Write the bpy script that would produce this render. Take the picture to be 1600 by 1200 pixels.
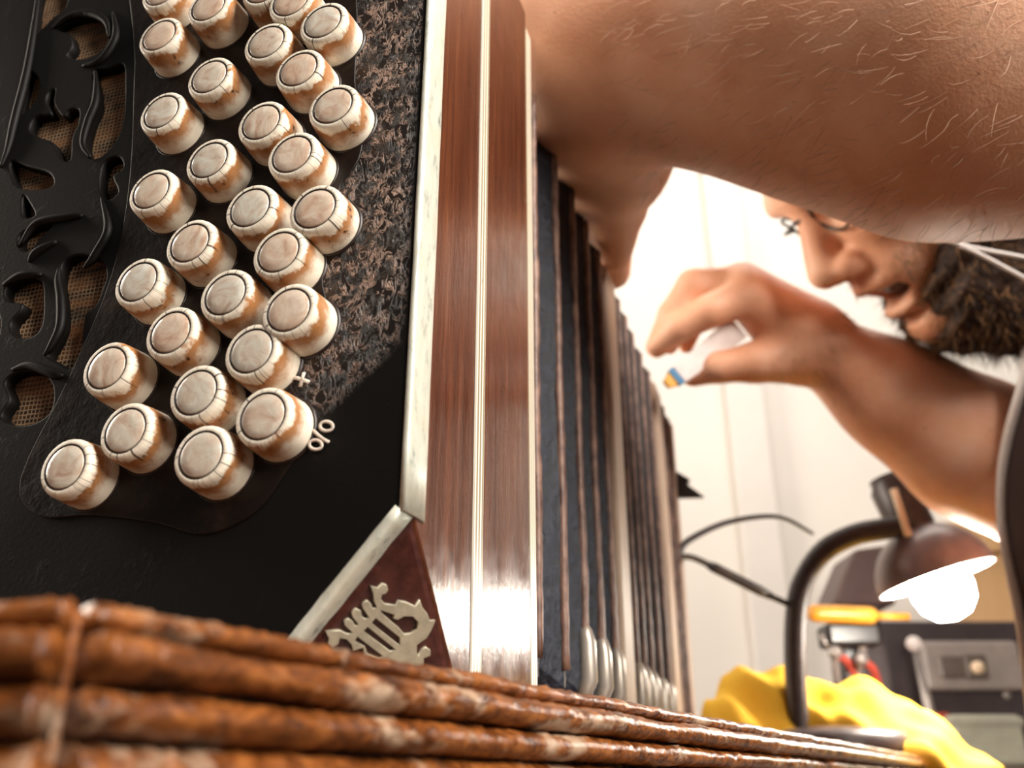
import bpy, bmesh, math, random
import numpy as np
from mathutils import Vector, Matrix
random.seed(4); rng = np.random.default_rng(7)
for o in list(bpy.data.objects): bpy.data.objects.remove(o)
S = bpy.context.scene; COL = S.collection

# ---------------------------------------------------------------- camera, world, lights, exposure
CAMZ = 0.74                                   # camera height; the table top is 2 cm above it
F = 1400.0; PITCH = math.atan(628 / 1400); CP, SP = math.cos(PITCH), math.sin(PITCH)
cam = bpy.data.cameras.new('camera'); cam.sensor_width = 36; cam.lens = 36 * F / 1600
cam.clip_start = 0.01; cam.dof.use_dof = True; cam.dof.focus_distance = 0.25; cam.dof.aperture_fstop = 12.5
co = bpy.data.objects.new('camera', cam); COL.objects.link(co)
co.location = (0, 0, CAMZ); co.rotation_euler = (math.pi / 2 + PITCH, 0, 0); S.camera = co

w = bpy.data.worlds.new('world'); S.world = w; w.use_nodes = True
w.node_tree.nodes['Background'].inputs[0].default_value = (1.0, 0.90, 0.80, 1)
w.node_tree.nodes['Background'].inputs[1].default_value = 0.09

def area(name, loc, target, size, power, color):
    l = bpy.data.lights.new(name, 'AREA'); l.shape = 'RECTANGLE'; l.size, l.size_y = size
    l.energy = power; l.color = color
    o = bpy.data.objects.new(name, l); COL.objects.link(o); o.location = loc
    o.rotation_euler = (Vector(target) - Vector(loc)).to_track_quat('-Z', 'Y').to_euler()
    return o
area('window_light', (0.62, -0.42, 1.10), (-0.03, 0.22, 0.93), (0.22, 0.3), 5.2, (1.0, 0.91, 0.80))
area('ceiling_light', (0.55, -0.30, 1.50), (0.25, 0.35, 1.05), (0.35, 0.35), 12, (1.0, 0.92, 0.84))
area('side_fill_light', (-1.3, 0.75, 1.45), (0.3, 0.65, 1.0), (0.7, 0.8), 22, (1.0, 0.88, 0.74))  # unseen light on the left, added to brighten the face and far hand
area('wall_fill_light', (0.5, 1.05, 2.35), (0.45, 1.75, 0.80), (1.2, 0.5), 11.5, (1.0, 0.92, 0.83))  # unseen light added to brighten the back wall
vs = S.view_settings; vs.view_transform = 'Standard'; vs.look = 'None'; vs.exposure = 0.5; vs.gamma = 1
vs.use_curve_mapping = False

# ---------------------------------------------------------------- helpers
def ray(px, py):
    X = (px - 800) / F; Y = (600 - py) / F
    return np.array([X, CP - Y * SP, Y * CP + SP])
def at(px, py, d):                             # a point seen at px,py at forward depth d (metres, world)
    return ray(px, py) * d + np.array([0, 0, CAMZ])
TT = CAMZ + 0.02                               # table top height
def link(o, parent=None):
    COL.objects.link(o)
    if parent is not None: o.parent = parent
    return o
def tag(o, label=None, cat=None, group=None, kind=None):
    if label: o['label'] = label
    if cat: o['category'] = cat
    if group: o['group'] = group
    if kind: o['kind'] = kind
    return o
def empty(name, loc, rz=0):
    o = bpy.data.objects.new(name, None); o.location = loc; o.rotation_euler = (0, 0, rz); o.empty_display_size = .02
    return link(o)
def mesh_obj(name, verts, faces, mat, parent=None, smooth=False):
    me = bpy.data.meshes.new(name); me.from_pydata([tuple(map(float, v)) for v in verts], [], [tuple(f) for f in faces]); me.validate(); me.update()
    if mat: me.materials.append(mat)
    if smooth: me.polygons.foreach_set('use_smooth', [True] * len(me.polygons))
    return link(bpy.data.objects.new(name, me), parent)
def bm_obj(name, bm, mat, parent=None, smooth=False):
    bmesh.ops.recalc_face_normals(bm, faces=bm.faces)
    me = bpy.data.meshes.new(name); bm.to_mesh(me); bm.free()
    if mat: me.materials.append(mat)
    if smooth: me.polygons.foreach_set('use_smooth', [True] * len(me.polygons))
    return link(bpy.data.objects.new(name, me), parent)
def box_bm(bm, lo, hi, bev=0.0, seg=2):
    m = Matrix.Translation([(a + b) / 2 for a, b in zip(lo, hi)]) @ Matrix.Diagonal([b - a for a, b in zip(lo, hi)] + [1])
    r = bmesh.ops.create_cube(bm, size=1, matrix=m)
    if bev:
        es = list({e for v in r['verts'] for e in v.link_edges})
        bmesh.ops.bevel(bm, geom=es, offset=bev, segments=seg, affect='EDGES', profile=.5)
def box(name, lo, hi, mat, parent=None, bev=0.0, seg=2):
    bm = bmesh.new(); box_bm(bm, lo, hi, bev, seg); return bm_obj(name, bm, mat, parent)
def hull(name, pts, mat, parent=None, bev=0.0):
    bm = bmesh.new()
    for p in pts: bm.verts.new(tuple(map(float, p)))
    bmesh.ops.convex_hull(bm, input=bm.verts)
    bmesh.ops.dissolve_limit(bm, angle_limit=.01, verts=bm.verts, edges=bm.edges)
    if bev: bmesh.ops.bevel(bm, geom=list(bm.edges), offset=bev, segments=2, affect='EDGES', profile=.5)
    return bm_obj(name, bm, mat, parent)
def frames(pts):
    pts = [Vector(tuple(p)) for p in pts]; n = len(pts); T = []
    for i in range(n): T.append((pts[min(i + 1, n - 1)] - pts[max(i - 1, 0)]).normalized())
    a = Vector((0, 0, 1)) if abs(T[0].z) < .9 else Vector((1, 0, 0))
    N = [(a - T[0] * a.dot(T[0])).normalized()]
    for i in range(1, n): N.append((N[-1] - T[i] * N[-1].dot(T[i])).normalized())
    return pts, T, N
def tube(name, pts, rad, mat, parent=None, seg=10, smooth=True, flat=1.0):
    P, T, N = frames(pts); n = len(P)
    if not hasattr(rad, '__len__'): rad = [rad] * n
    V = []; Fc = []
    for i in range(n):
        B = T[i].cross(N[i])
        for k in range(seg):
            a = 2 * math.pi * k / seg
            V.append(P[i] + (N[i] * math.cos(a) + B * math.sin(a) * flat) * rad[i])
    for i in range(n - 1):
        for k in range(seg):
            k2 = (k + 1) % seg; Fc.append((i * seg + k, i * seg + k2, (i + 1) * seg + k2, (i + 1) * seg + k))
    Fc.append(tuple(range(seg))[::-1]); Fc.append(tuple(range((n - 1) * seg, n * seg)))
    return mesh_obj(name, V, Fc, mat, parent, smooth)
def smooth_path(pts, n):                       # Catmull-Rom through the points
    P = np.array(pts, float); m = len(P); out = []
    Q = np.vstack([2 * P[0] - P[1], P, 2 * P[-1] - P[-2]])
    for i in range(m - 1):
        for s in np.linspace(0, 1, n, endpoint=False):
            a, b, c, d = Q[i:i + 4]
            out.append(.5 * (2 * b + (c - a) * s + (2 * a - 5 * b + 4 * c - d) * s * s + (3 * b - a - 3 * c + d) * s ** 3))
    out.append(P[-1]); return np.array(out)
def closed_smooth(pts, n=5):
    P = np.array(pts, float); m = len(P); out = []
    for i in range(m):
        a, b, c, d = P[(i - 1) % m], P[i], P[(i + 1) % m], P[(i + 2) % m]
        for s in np.linspace(0, 1, n, endpoint=False):
            out.append(.5 * (2 * b + (c - a) * s + (2 * a - 5 * b + 4 * c - d) * s * s + (3 * b - a - 3 * c + d) * s ** 3))
    return np.array(out)
def lathe(name, prof, mat, parent=None, seg=32, M=None, smooth=True, caps=True):
    V = []; Fc = []; n = len(prof)
    for r_, z_ in prof:
        for k in range(seg):
            a = 2 * math.pi * k / seg; V.append(Vector((r_ * math.cos(a), r_ * math.sin(a), z_)))
    for i in range(n - 1):
        for k in range(seg):
            k2 = (k + 1) % seg; Fc.append((i * seg + k, i * seg + k2, (i + 1) * seg + k2, (i + 1) * seg + k))
    if caps: Fc.append(tuple(range(seg))[::-1]); Fc.append(tuple(range((n - 1) * seg, n * seg)))
    if M is not None: V = [M @ v for v in V]
    o = mesh_obj(name, V, Fc, mat, parent, smooth)
    return o
def flat_plate(name, outline, holes, thick, bevel, mat, parent, M):
    """solid plate cut from a 2-D outline with holes (local x,y -> matrix M)"""
    cu = bpy.data.curves.new(name, 'CURVE'); cu.dimensions = '2D'; cu.fill_mode = 'BOTH'
    cu.extrude = thick / 2; cu.bevel_depth = bevel; cu.bevel_resolution = 1; cu.offset = -bevel
    for ring in [outline] + list(holes):
        sp = cu.splines.new('POLY'); sp.points.add(len(ring) - 1); sp.use_cyclic_u = True
        for p, q in zip(sp.points, ring): p.co = (q[0], q[1], 0, 1)
    t = bpy.data.objects.new(name, cu); COL.objects.link(t)
    dg = bpy.context.evaluated_depsgraph_get(); me = bpy.data.meshes.new_from_object(t.evaluated_get(dg))
    bpy.data.objects.remove(t); bpy.data.curves.remove(cu)
    me.transform(M); me.materials.clear(); me.materials.append(mat); me.name = name
    return link(bpy.data.objects.new(name, me), parent)

# ---------------------------------------------------------------- materials
def nodes(name):
    m = bpy.data.materials.new(name); m.use_nodes = True; nt = m.node_tree
    return m, nt, nt.nodes['Principled BSDF']
def C(*c): return (*c, 1)
def nd(nt, t, **kw):
    n = nt.nodes.new(t)
    for k, v in kw.items():
        if k in n.inputs: n.inputs[k].default_value = v
        else: setattr(n, k, v)
    return n
def ramp(nt, fac, stops):
    r = nt.nodes.new('ShaderNodeValToRGB'); e = r.color_ramp.elements
    while len(e) < len(stops): e.new(.5)
    for x, (p, c) in zip(e, stops): x.position = p; x.color = c if len(c) == 4 else C(*c)
    nt.links.new(fac, r.inputs[0]); return r.outputs[0]
def coords(nt, scale=(1, 1, 1), kind='Object', rot=0):
    tc = nd(nt, 'ShaderNodeTexCoord'); mp = nd(nt, 'ShaderNodeMapping'); mp.inputs['Scale'].default_value = scale; mp.inputs['Rotation'].default_value = (0, 0, rot)
    nt.links.new(tc.outputs[kind], mp.inputs[0]); return mp.outputs[0]
def noise(nt, vec, scale, detail=4, rough=.6, dist=0):
    n = nd(nt, 'ShaderNodeTexNoise', Scale=scale, Detail=detail, Roughness=rough, Distortion=dist)
    nt.links.new(vec, n.inputs['Vector']); return n.outputs['Fac']
def mix(nt, fac, a, b, blend='MIX'):
    m = nd(nt, 'ShaderNodeMix', data_type='RGBA', blend_type=blend)
    for s, v in ((m.inputs[0], fac), (m.inputs[6], a), (m.inputs[7], b)):
        if hasattr(v, 'is_linked'): nt.links.new(v, s)
        elif isinstance(v, tuple): s.default_value = v if len(v) == 4 else C(*v)
        else: s.default_value = v
    return m.outputs[2]
def math_(nt, op, a, b=None, c=None):
    m = nd(nt, 'ShaderNodeMath', operation=op)
    for i, v in enumerate((a, b, c)):
        if v is None: continue
        if hasattr(v, 'is_linked'): nt.links.new(v, m.inputs[i])
        else: m.inputs[i].default_value = v
    return m.outputs[0]
def bump(nt, bs, h, strength, dist=.001):
    b = nd(nt, 'ShaderNodeBump', Strength=strength, Distance=dist); nt.links.new(h, b.inputs['Height'])
    nt.links.new(b.outputs[0], bs.inputs['Normal'])
def simple(name, c1, c2=None, rough=.5, metal=0., scale=60, vec=(1, 1, 1), bmp=.2, bdist=.0006, lo=.35, hi=.65, coat=0, spec=.5):
    m, nt, bs = nodes(name); v = coords(nt, vec); n = noise(nt, v, scale, 6, .65)
    c2 = c2 or tuple(x * .75 for x in c1)
    nt.links.new(ramp(nt, n, [(lo, c1), (hi, c2)]), bs.inputs['Base Color'])
    bs.inputs['Roughness'].default_value = rough; bs.inputs['Metallic'].default_value = metal
    bs.inputs['Coat Weight'].default_value = coat; bs.inputs['Specular IOR Level'].default_value = spec
    if bmp: bump(nt, bs, n, bmp, bdist)
    return m

M = {}
M['wall'] = simple('wall_plaster', (.78, .74, .69), (.75, .71, .66), .9, scale=6, bmp=.05)
M['trim'] = simple('painted_trim', (.74, .70, .66), (.70, .66, .62), .6, scale=8, bmp=.03)
M['floor'] = simple('floor_boards', (.20, .11, .06), (.13, .07, .04), .6, scale=8, vec=(1, 8, 1))

def m_varnish():                                # worn reddish-brown varnished boards
    m, nt, bs = nodes('varnished_wood')
    v = coords(nt, (60, 60, 3)); g = noise(nt, v, 4, 8, .7, .4)
    v2 = coords(nt, (1, 1, .35)); n2 = noise(nt, v2, 130, 6, .75)
    c = ramp(nt, g, [(.25, (.020, .006, .003)), (.5, (.080, .023, .011)), (.75, (.15, .048, .020))])
    ch = ramp(nt, n2, [(.62, (0, 0, 0)), (.67, (1, 1, 1))])
    c = mix(nt, ch, c, (.02, .008, .005)); nt.links.new(c, bs.inputs['Base Color'])
    rr = ramp(nt, noise(nt, coords(nt), 90, 4), [(.3, (.13,) * 3), (.7, (.28,) * 3)]); nt.links.new(rr, bs.inputs['Roughness'])
    bump(nt, bs, mix(nt, .6, g, n2), .4, .0008); return m
M['varnish'] = m_varnish()
def m_plate():                                  # black leather-like face, crackled along the right of the keys
    m, nt, bs = nodes('black_face'); tc = nd(nt, 'ShaderNodeTexCoord'); sx = nd(nt, 'ShaderNodeSeparateXYZ')
    nt.links.new(tc.outputs['Object'], sx.inputs[0]); v = tc.outputs['Object']
    big = noise(nt, v, 32, 3)
    def band(val, a, b, c, d):
        mr = nd(nt, 'ShaderNodeMapRange'); nt.links.new(val, mr.inputs[0]); mr.inputs[1].default_value = a; mr.inputs[2].default_value = b
        mr2 = nd(nt, 'ShaderNodeMapRange'); nt.links.new(val, mr2.inputs[0]); mr2.inputs[1].default_value = d; mr2.inputs[2].default_value = c
        return math_(nt, 'MULTIPLY', mr.outputs[0], mr2.outputs[0])
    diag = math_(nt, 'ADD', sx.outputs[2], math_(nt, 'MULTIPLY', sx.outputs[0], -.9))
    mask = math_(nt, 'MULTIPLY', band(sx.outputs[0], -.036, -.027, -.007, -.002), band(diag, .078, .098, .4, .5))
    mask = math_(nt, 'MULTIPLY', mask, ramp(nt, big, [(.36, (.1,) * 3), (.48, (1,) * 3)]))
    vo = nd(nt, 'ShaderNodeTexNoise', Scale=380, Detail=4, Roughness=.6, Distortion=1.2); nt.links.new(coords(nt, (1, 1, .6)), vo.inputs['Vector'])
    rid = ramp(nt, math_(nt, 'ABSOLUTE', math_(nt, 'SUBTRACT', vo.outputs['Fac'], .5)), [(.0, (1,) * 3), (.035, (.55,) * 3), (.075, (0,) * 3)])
    fine = noise(nt, v, 900, 3)
    sc = ramp(nt, noise(nt, v, 130, 6, .7), [(.58, (0, 0, 0)), (.70, (1, 1, 1))])
    h = math_(nt, 'ADD', math_(nt, 'MULTIPLY', rid, mask), math_(nt, 'MULTIPLY', fine, .025))
    h = math_(nt, 'ADD', h, math_(nt, 'MULTIPLY', sc, .03))
    b = nd(nt, 'ShaderNodeBump', Strength=1.0, Distance=.0016); nt.links.new(h, b.inputs['Height']); nt.links.new(b.outputs[0], bs.inputs['Normal'])
    ridge_glint = math_(nt, 'MULTIPLY', math_(nt, 'MULTIPLY', rid, mask), ramp(nt, noise(nt, v, 210, 3), [(.44, (0,) * 3), (.56, (1,) * 3)]))  # glints on the crackle ridges, painted as a pale colour
    c = mix(nt, mask, (.0026, .0020, .0019), (.010, .0045, .003)); c = mix(nt, ridge_glint, c, (.62, .40, .30)); nt.links.new(c, bs.inputs['Base Color'])
    rr = mix(nt, mask, (.55,) * 3, (.24,) * 3); nt.links.new(rr, bs.inputs['Roughness'])
    nt.links.new(mix(nt, mask, (.2,) * 3, (1.,) * 3), bs.inputs['Specular IOR Level'])
    return m
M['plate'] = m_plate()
M['platform'] = simple('worn_key_board', (.006, .0032, .0024), (.02, .010, .006), .40, spec=.25, scale=140, bmp=.5, bdist=.0008, lo=.5, hi=.72)
M['hole'] = simple('key_hole_rim', (.012, .005, .004), (.02, .008, .006), .4, scale=300)
def m_bead():                                   # pale tarnished metal beading
    m, nt, bs = nodes('pale_beading'); v = coords(nt)
    n = noise(nt, coords(nt, (1, 1, .4)), 260, 6, .75); n2 = noise(nt, v, 60, 4)
    c = ramp(nt, n, [(.40, (.70, .71, .62)), (.56, (.60, .63, .55)), (.66, (.30, .33, .29)), (.74, (.10, .10, .08))])
    c = mix(nt, ramp(nt, n2, [(.5, (0,) * 3), (.7, (.5,) * 3)]), c, (.62, .56, .40))
    nt.links.new(c, bs.inputs['Base Color']); bs.inputs['Roughness'].default_value = .38; bs.inputs['Metallic'].default_value = .15
    bump(nt, bs, n, .35, .0006); return m
M['bead'] = m_bead()
def m_inlay():                                  # cream strips with fine dark lines running along them
    m, nt, bs = nodes('cream_inlay'); tc = nd(nt, 'ShaderNodeTexCoord'); sx = nd(nt, 'ShaderNodeSeparateXYZ')
    nt.links.new(tc.outputs['Object'], sx.inputs[0])
    s = math_(nt, 'SINE', math_(nt, 'MULTIPLY', sx.outputs[1], 2 * math.pi / .0023))
    c = ramp(nt, s, [(.0, (.30, .24, .15)), (.18, (.82, .78, .64)), (.9, (.86, .83, .72))])
    n = noise(nt, coords(nt), 180, 4)
    c = mix(nt, ramp(nt, n, [(.68, (0,) * 3), (.74, (1,) * 3)]), c, (.12, .06, .03))
    nt.links.new(c, bs.inputs['Base Color']); bs.inputs['Roughness'].default_value = .35; return m
M['inlay'] = m_inlay()
M['triangle'] = simple('dark_red_leather', (.035, .008, .006), (.07, .018, .013), .38, scale=300, bmp=.5, bdist=.0006)
M['emblem'] = simple('lyre_metal', (.50, .46, .34), (.36, .33, .25), .42, .25, scale=260, bmp=.25)
M['marking'] = simple('pale_stamp', (.78, .70, .62), (.6, .5, .42), .6, scale=400)
def m_ivory():                                  # bone key: brown stain band under the rim, fine cracks on the rim
    m, nt, bs = nodes('stained_bone'); tc = nd(nt, 'ShaderNodeTexCoord'); oi = nd(nt, 'ShaderNodeObjectInfo')
    off = nd(nt, 'ShaderNodeVectorMath', operation='SCALE'); off.inputs[3].default_value = 3.0
    cmb = nd(nt, 'ShaderNodeCombineXYZ')
    for i in range(3): nt.links.new(oi.outputs['Random'], cmb.inputs[i])
    nt.links.new(cmb.outputs[0], off.inputs[0])
    add = nd(nt, 'ShaderNodeVectorMath', operation='ADD'); nt.links.new(tc.outputs['Object'], add.inputs[0]); nt.links.new(off.outputs[0], add.inputs[1])
    v = add.outputs[0]; sx = nd(nt, 'ShaderNodeSeparateXYZ'); nt.links.new(tc.outputs['Object'], sx.inputs[0])
    y = sx.outputs[2]                            # along the key, top at 0, base negative
    n1 = noise(nt, v, 120, 5, .65)
    yy = math_(nt, 'ADD', y, math_(nt, 'MULTIPLY', math_(nt, 'SUBTRACT', n1, .5), .011))
    st = ramp(nt, math_(nt, 'MULTIPLY', yy, -100), [(.13, (0,) * 3), (.23, (.95,) * 3), (.42, (.85,) * 3), (.70, (0.04,) * 3)])
    c = mix(nt, st, (.88, .81, .68), (.40, .15, .025))
    pit = ramp(nt, noise(nt, v, 520, 4, .7), [(.58, (0,) * 3), (.64, (1,) * 3)])
    pitm = math_(nt, 'MULTIPLY', math_(nt, 'MULTIPLY', pit, st), ramp(nt, noise(nt, v, 120, 2), [(.5, (0,) * 3), (.58, (1,) * 3)]))
    c = mix(nt, pitm, c, (.035, .012, .005))
    # radial cracks
    at2 = math_(nt, 'ARCTAN2', sx.outputs[0], sx.outputs[1])
    a_s = math_(nt, 'ADD', math_(nt, 'MULTIPLY', at2, 3.2), math_(nt, 'MULTIPLY', oi.outputs['Random'], 60))
    wn = nd(nt, 'ShaderNodeTexNoise', noise_dimensions='1D', Scale=1.0, Detail=2); nt.links.new(a_s, wn.inputs['W'])
    fr = math_(nt, 'ABSOLUTE', math_(nt, 'SUBTRACT', wn.outputs['Fac'], .5))
    cr = ramp(nt, fr, [(.003, (1,) * 3), (.008, (0,) * 3)])
    lim = ramp(nt, math_(nt, 'MULTIPLY', yy, -100), [(.20, (1,) * 3), (.38, (0,) * 3)])
    c = mix(nt, math_(nt, 'MULTIPLY', cr, lim), c, (.05, .02, .01))
    nt.links.new(c, bs.inputs['Base Color']); bs.inputs['Roughness'].default_value = .34
    bs.inputs['Subsurface Weight'].default_value = .08; bs.inputs['Subsurface Radius'].default_value = (.002, .001, .0006)
    bump(nt, bs, math_(nt, 'SUBTRACT', 1.0, pitm), .5, .0005); return m
M['ivory'] = m_ivory()
def m_pearl():
    m, nt, bs = nodes('mother_of_pearl'); tc = nd(nt, 'ShaderNodeTexCoord'); oi = nd(nt, 'ShaderNodeObjectInfo')
    off = nd(nt, 'ShaderNodeVectorMath', operation='ADD'); nt.links.new(tc.outputs['Object'], off.inputs[0])
    cmb = nd(nt, 'ShaderNodeCombineXYZ')
    for i in range(2): nt.links.new(oi.outputs['Random'], cmb.inputs[i])
    nt.links.new(cmb.outputs[0], off.inputs[1])
    n = noise(nt, off.outputs[0], 150, 5, .6, 1.5)
    c = ramp(nt, n, [(.25, (.42, .29, .22)), (.45, (.62, .52, .44)), (.58, (.66, .62, .55)), (.75, (.78, .75, .70))])
    tint = ramp(nt, oi.outputs['Random'], [(.2, (.92, .95, .92)), (.6, (1.0, .90, .80)), (1., (1., .82, .70))])
    c = mix(nt, .8, c, tint, 'MULTIPLY'); nt.links.new(c, bs.inputs['Base Color'])
    bs.inputs['Roughness'].default_value = .22; bs.inputs['Coat Weight'].default_value = .4; bs.inputs['Coat Roughness'].default_value = .1
    bump(nt, bs, n, .12, .001); return m
M['pearl'] = m_pearl()
def m_cloth():                                  # brown wood behind a coarse pale thread net
    m, nt, bs = nodes('grille_cloth'); tc = nd(nt, 'ShaderNodeTexCoord'); sx = nd(nt, 'ShaderNodeSeparateXYZ')
    wob = noise(nt, tc.outputs['Object'], 120, 3); nt.links.new(tc.outputs['Object'], sx.inputs[0])
    def line(s, k):
        ss = math_(nt, 'ADD', s, math_(nt, 'MULTIPLY', wob, .0016))
        return ramp(nt, math_(nt, 'PINGPONG', math_(nt, 'MULTIPLY', ss, 1 / k), .5), [(.13, (1,) * 3), (.2, (0,) * 3)])
    g = math_(nt, 'MAXIMUM', line(sx.outputs[0], .0014), line(sx.outputs[2], .0014))
    n = noise(nt, coords(nt, (1, 1, 4)), 45, 5)
    base = ramp(nt, n, [(.42, (.012, .006, .003)), (.6, (.17, .065, .018))])
    gm = math_(nt, 'MULTIPLY', g, ramp(nt, noise(nt, tc.outputs['Object'], 70, 2), [(.35, (.1,) * 3), (.6, (.9,) * 3)]))
    nt.links.new(mix(nt, gm, base, (.36, .24, .14)), bs.inputs['Base Color']); bs.inputs['Roughness'].default_value = .8
    bump(nt, bs, g, .5, .0005); return m
M['cloth'] = m_cloth()
M['fret'] = M['plate']
M['leather'] = simple('blue_black_bellows_leather', (.005, .007, .013), (.018, .024, .040), .24, scale=330, vec=(1, 1, .6), bmp=1.0, bdist=.0016)
M['inner'] = simple('bellows_card', (.008, .004, .004), (.015, .008, .008), .5, scale=200, bmp=.3)
M['strip'] = simple('worn_pink_edging', (.26, .15, .11), (.07, .03, .022), .45, scale=220, vec=(1, 1, .5), bmp=.6, bdist=.0008)
M['strip_dark'] = simple('black_edging', (.03, .03, .038), (.09, .085, .09), .32, scale=300, bmp=.8, bdist=.0008)
M['bframe'] = simple('cream_bellows_frame', (.52, .40, .30), (.36, .25, .18), .5, scale=50, vec=(1, 1, .2), bmp=.2)
M['capmetal'] = simple('corner_cap_metal', (.55, .50, .44), (.38, .33, .28), .35, .5, scale=120, vec=(1, 1, .3), bmp=.3)
def m_table():
    m, nt, bs = nodes('worn_table_wood')
    g = noise(nt, coords(nt, (.22, 1, 1.6), rot=-math.radians(60)), 150, 8, .7, .5); n2 = noise(nt, coords(nt, (.45, 1, 1.3), rot=-math.radians(60)), 75, 5, .65)
    c = ramp(nt, g, [(.32, (.018, .005, .0015)), (.47, (.13, .038, .008)), (.60, (.29, .098, .023)), (.8, (.42, .18, .06))])
    wr = ramp(nt, n2, [(.55, (0,) * 3), (.66, (.8,) * 3)])
    c = mix(nt, wr, c, (.50, .36, .25)); nt.links.new(c, bs.inputs['Base Color'])
    bs.inputs['Roughness'].default_value = .26; bump(nt, bs, mix(nt, .5, g, noise(nt, coords(nt), 380, 5)), .7, .0010); return m
M['table'] = m_table()
M['table_top'] = simple('table_top_wood', (.20, .085, .03), (.11, .04, .015), .4, scale=25, vec=(1, 6, 1), bmp=.3)
def m_skin(name, a, b, c_):
    m, nt, bs = nodes(name); v = coords(nt)
    n = noise(nt, v, 22, 6, .6); n2 = noise(nt, v, 700, 3)
    c = ramp(nt, n, [(.3, a), (.52, b), (.75, c_)])
    sp = ramp(nt, noise(nt, v, 150, 2), [(.73, (0,) * 3), (.77, (.55,) * 3)])
    c = mix(nt, sp, c, (.25, .09, .05)); nt.links.new(c, bs.inputs['Base Color'])
    bs.inputs['Roughness'].default_value = .52; bs.inputs['Subsurface Weight'].default_value = .18
    bs.inputs['Subsurface Radius'].default_value = (.012, .004, .002); bs.inputs['Subsurface Scale'].default_value = .6
    bump(nt, bs, mix(nt, .6, n, n2), .35, .0012); return m
M['skin'] = m_skin('skin', (.74, .34, .19), (.85, .46, .29), (.90, .58, .42))
M['beard'] = simple('brown_beard', (.06, .024, .009), (.014, .006, .003), .6, scale=160, bmp=.8, bdist=.002)
M['hair_light'] = simple('golden_hair', (.42, .22, .09), (.30, .14, .05), .45, scale=60, bmp=0)
M['hair_dark'] = simple('dark_hair', (.04, .018, .01), (.02, .01, .006), .4, scale=60, bmp=0)
M['arm_pale'] = simple('pale_arm_hair', (.75, .52, .38), (.55, .34, .22), .4, scale=60, bmp=0)
M['arm_dark'] = simple('brown_arm_hair', (.16, .06, .035), (.10, .04, .02), .5, scale=60, bmp=0)
M['lip'] = simple('lip', (.55, .20, .15), (.48, .16, .12), .4, scale=200)
M['mouth'] = simple('mouth_inside', (.06, .012, .01), (.04, .008, .006), .4, scale=200)
M['tooth'] = simple('tooth', (.8, .74, .66), None, .3, scale=100, bmp=0)
M['eye'] = simple('eye_white', (.75, .7, .66), None, .2, scale=100, bmp=0)
M['iris'] = simple('eye_iris', (.03, .02, .012), None, .15, scale=100, bmp=0)
M['shirt'] = simple('dark_shirt', (.030, .014, .014), (.045, .022, .022), .9, scale=400, bmp=.4)
M['trouser'] = simple('trousers', (.03, .035, .05), (.02, .022, .035), .9, scale=300)
M['piping'] = simple('white_piping', (.88, .83, .79), (.8, .74, .70), .6, scale=300)
M['black'] = simple('black_plastic', (.010, .008, .008), (.02, .016, .016), .35, scale=100, bmp=.1)
M['white_pl'] = simple('white_plastic', (.85, .78, .76), (.75, .66, .63), .4, scale=80, bmp=.1)
M['blue_pl'] = simple('blue_band', (.02, .22, .45), (.015, .16, .36), .4, scale=80, bmp=0)
M['yellow_pl'] = simple('yellow_tip', (.85, .45, .03), (.75, .35, .02), .4, scale=80, bmp=0)
M['lamp_metal'] = simple('lamp_brown_enamel', (.20, .135, .13), (.15, .10, .10), .36, scale=90, bmp=.1)
M['lamp_dark'] = simple('lamp_dark_metal', (.035, .022, .022), (.055, .035, .032), .4, scale=120, bmp=.15)
M['lamp_white'] = simple('lamp_inner_white', (.9, .88, .85), None, .5, scale=50, bmp=0)
M['cream_bar'] = simple('cream_plastic', (.80, .62, .44), (.72, .54, .38), .5, scale=50, bmp=.05)
def m_emit(name, col, s):
    m, nt, bs = nodes(name); bs.inputs['Emission Color'].default_value = C(*col); bs.inputs['Emission Strength'].default_value = s
    bs.inputs['Base Color'].default_value = C(*col); return m
M['bulb'] = m_emit('lit_bulb', (1, .93, .82), 100)
M['yellow_cloth'] = simple('yellow_cloth', (.78, .46, .035), (.70, .38, .02), .85, scale=40, bmp=.25, bdist=.002)
M['steel'] = simple('tool_steel', (.42, .38, .36), (.28, .25, .24), .4, .6, scale=60, bmp=.1)
M['amber'] = simple('amber_handle', (.72, .34, .04), (.62, .26, .02), .35, scale=40, bmp=.05)
M['machine'] = simple('plum_grey_enamel', (.10, .062, .06), (.075, .045, .045), .5, scale=50, bmp=.1)
M['device'] = simple('dark_device_case', (.030, .020, .022), (.045, .03, .032), .5, scale=50, bmp=.1)
M['panel'] = simple('grey_panel', (.32, .27, .25), (.26, .22, .21), .45, scale=60, bmp=.1)
M['knobdark'] = simple('panel_window', (.14, .11, .095), (.10, .08, .07), .4, scale=60, bmp=.1)
M['tan'] = simple('tan_board', (.50, .30, .14), (.42, .24, .10), .6, scale=14, vec=(1, 1, .2), bmp=.1)
M['case'] = simple('grey_green_case', (.36, .35, .28), (.30, .29, .24), .5, scale=50, bmp=.1)
M['red'] = simple('red_paint', (.38, .05, .03), (.30, .035, .02), .5, scale=50, bmp=.05)
M['wire'] = simple('black_wire', (.014, .008, .007), (.025, .014, .012), .4, scale=80, bmp=0)

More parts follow.
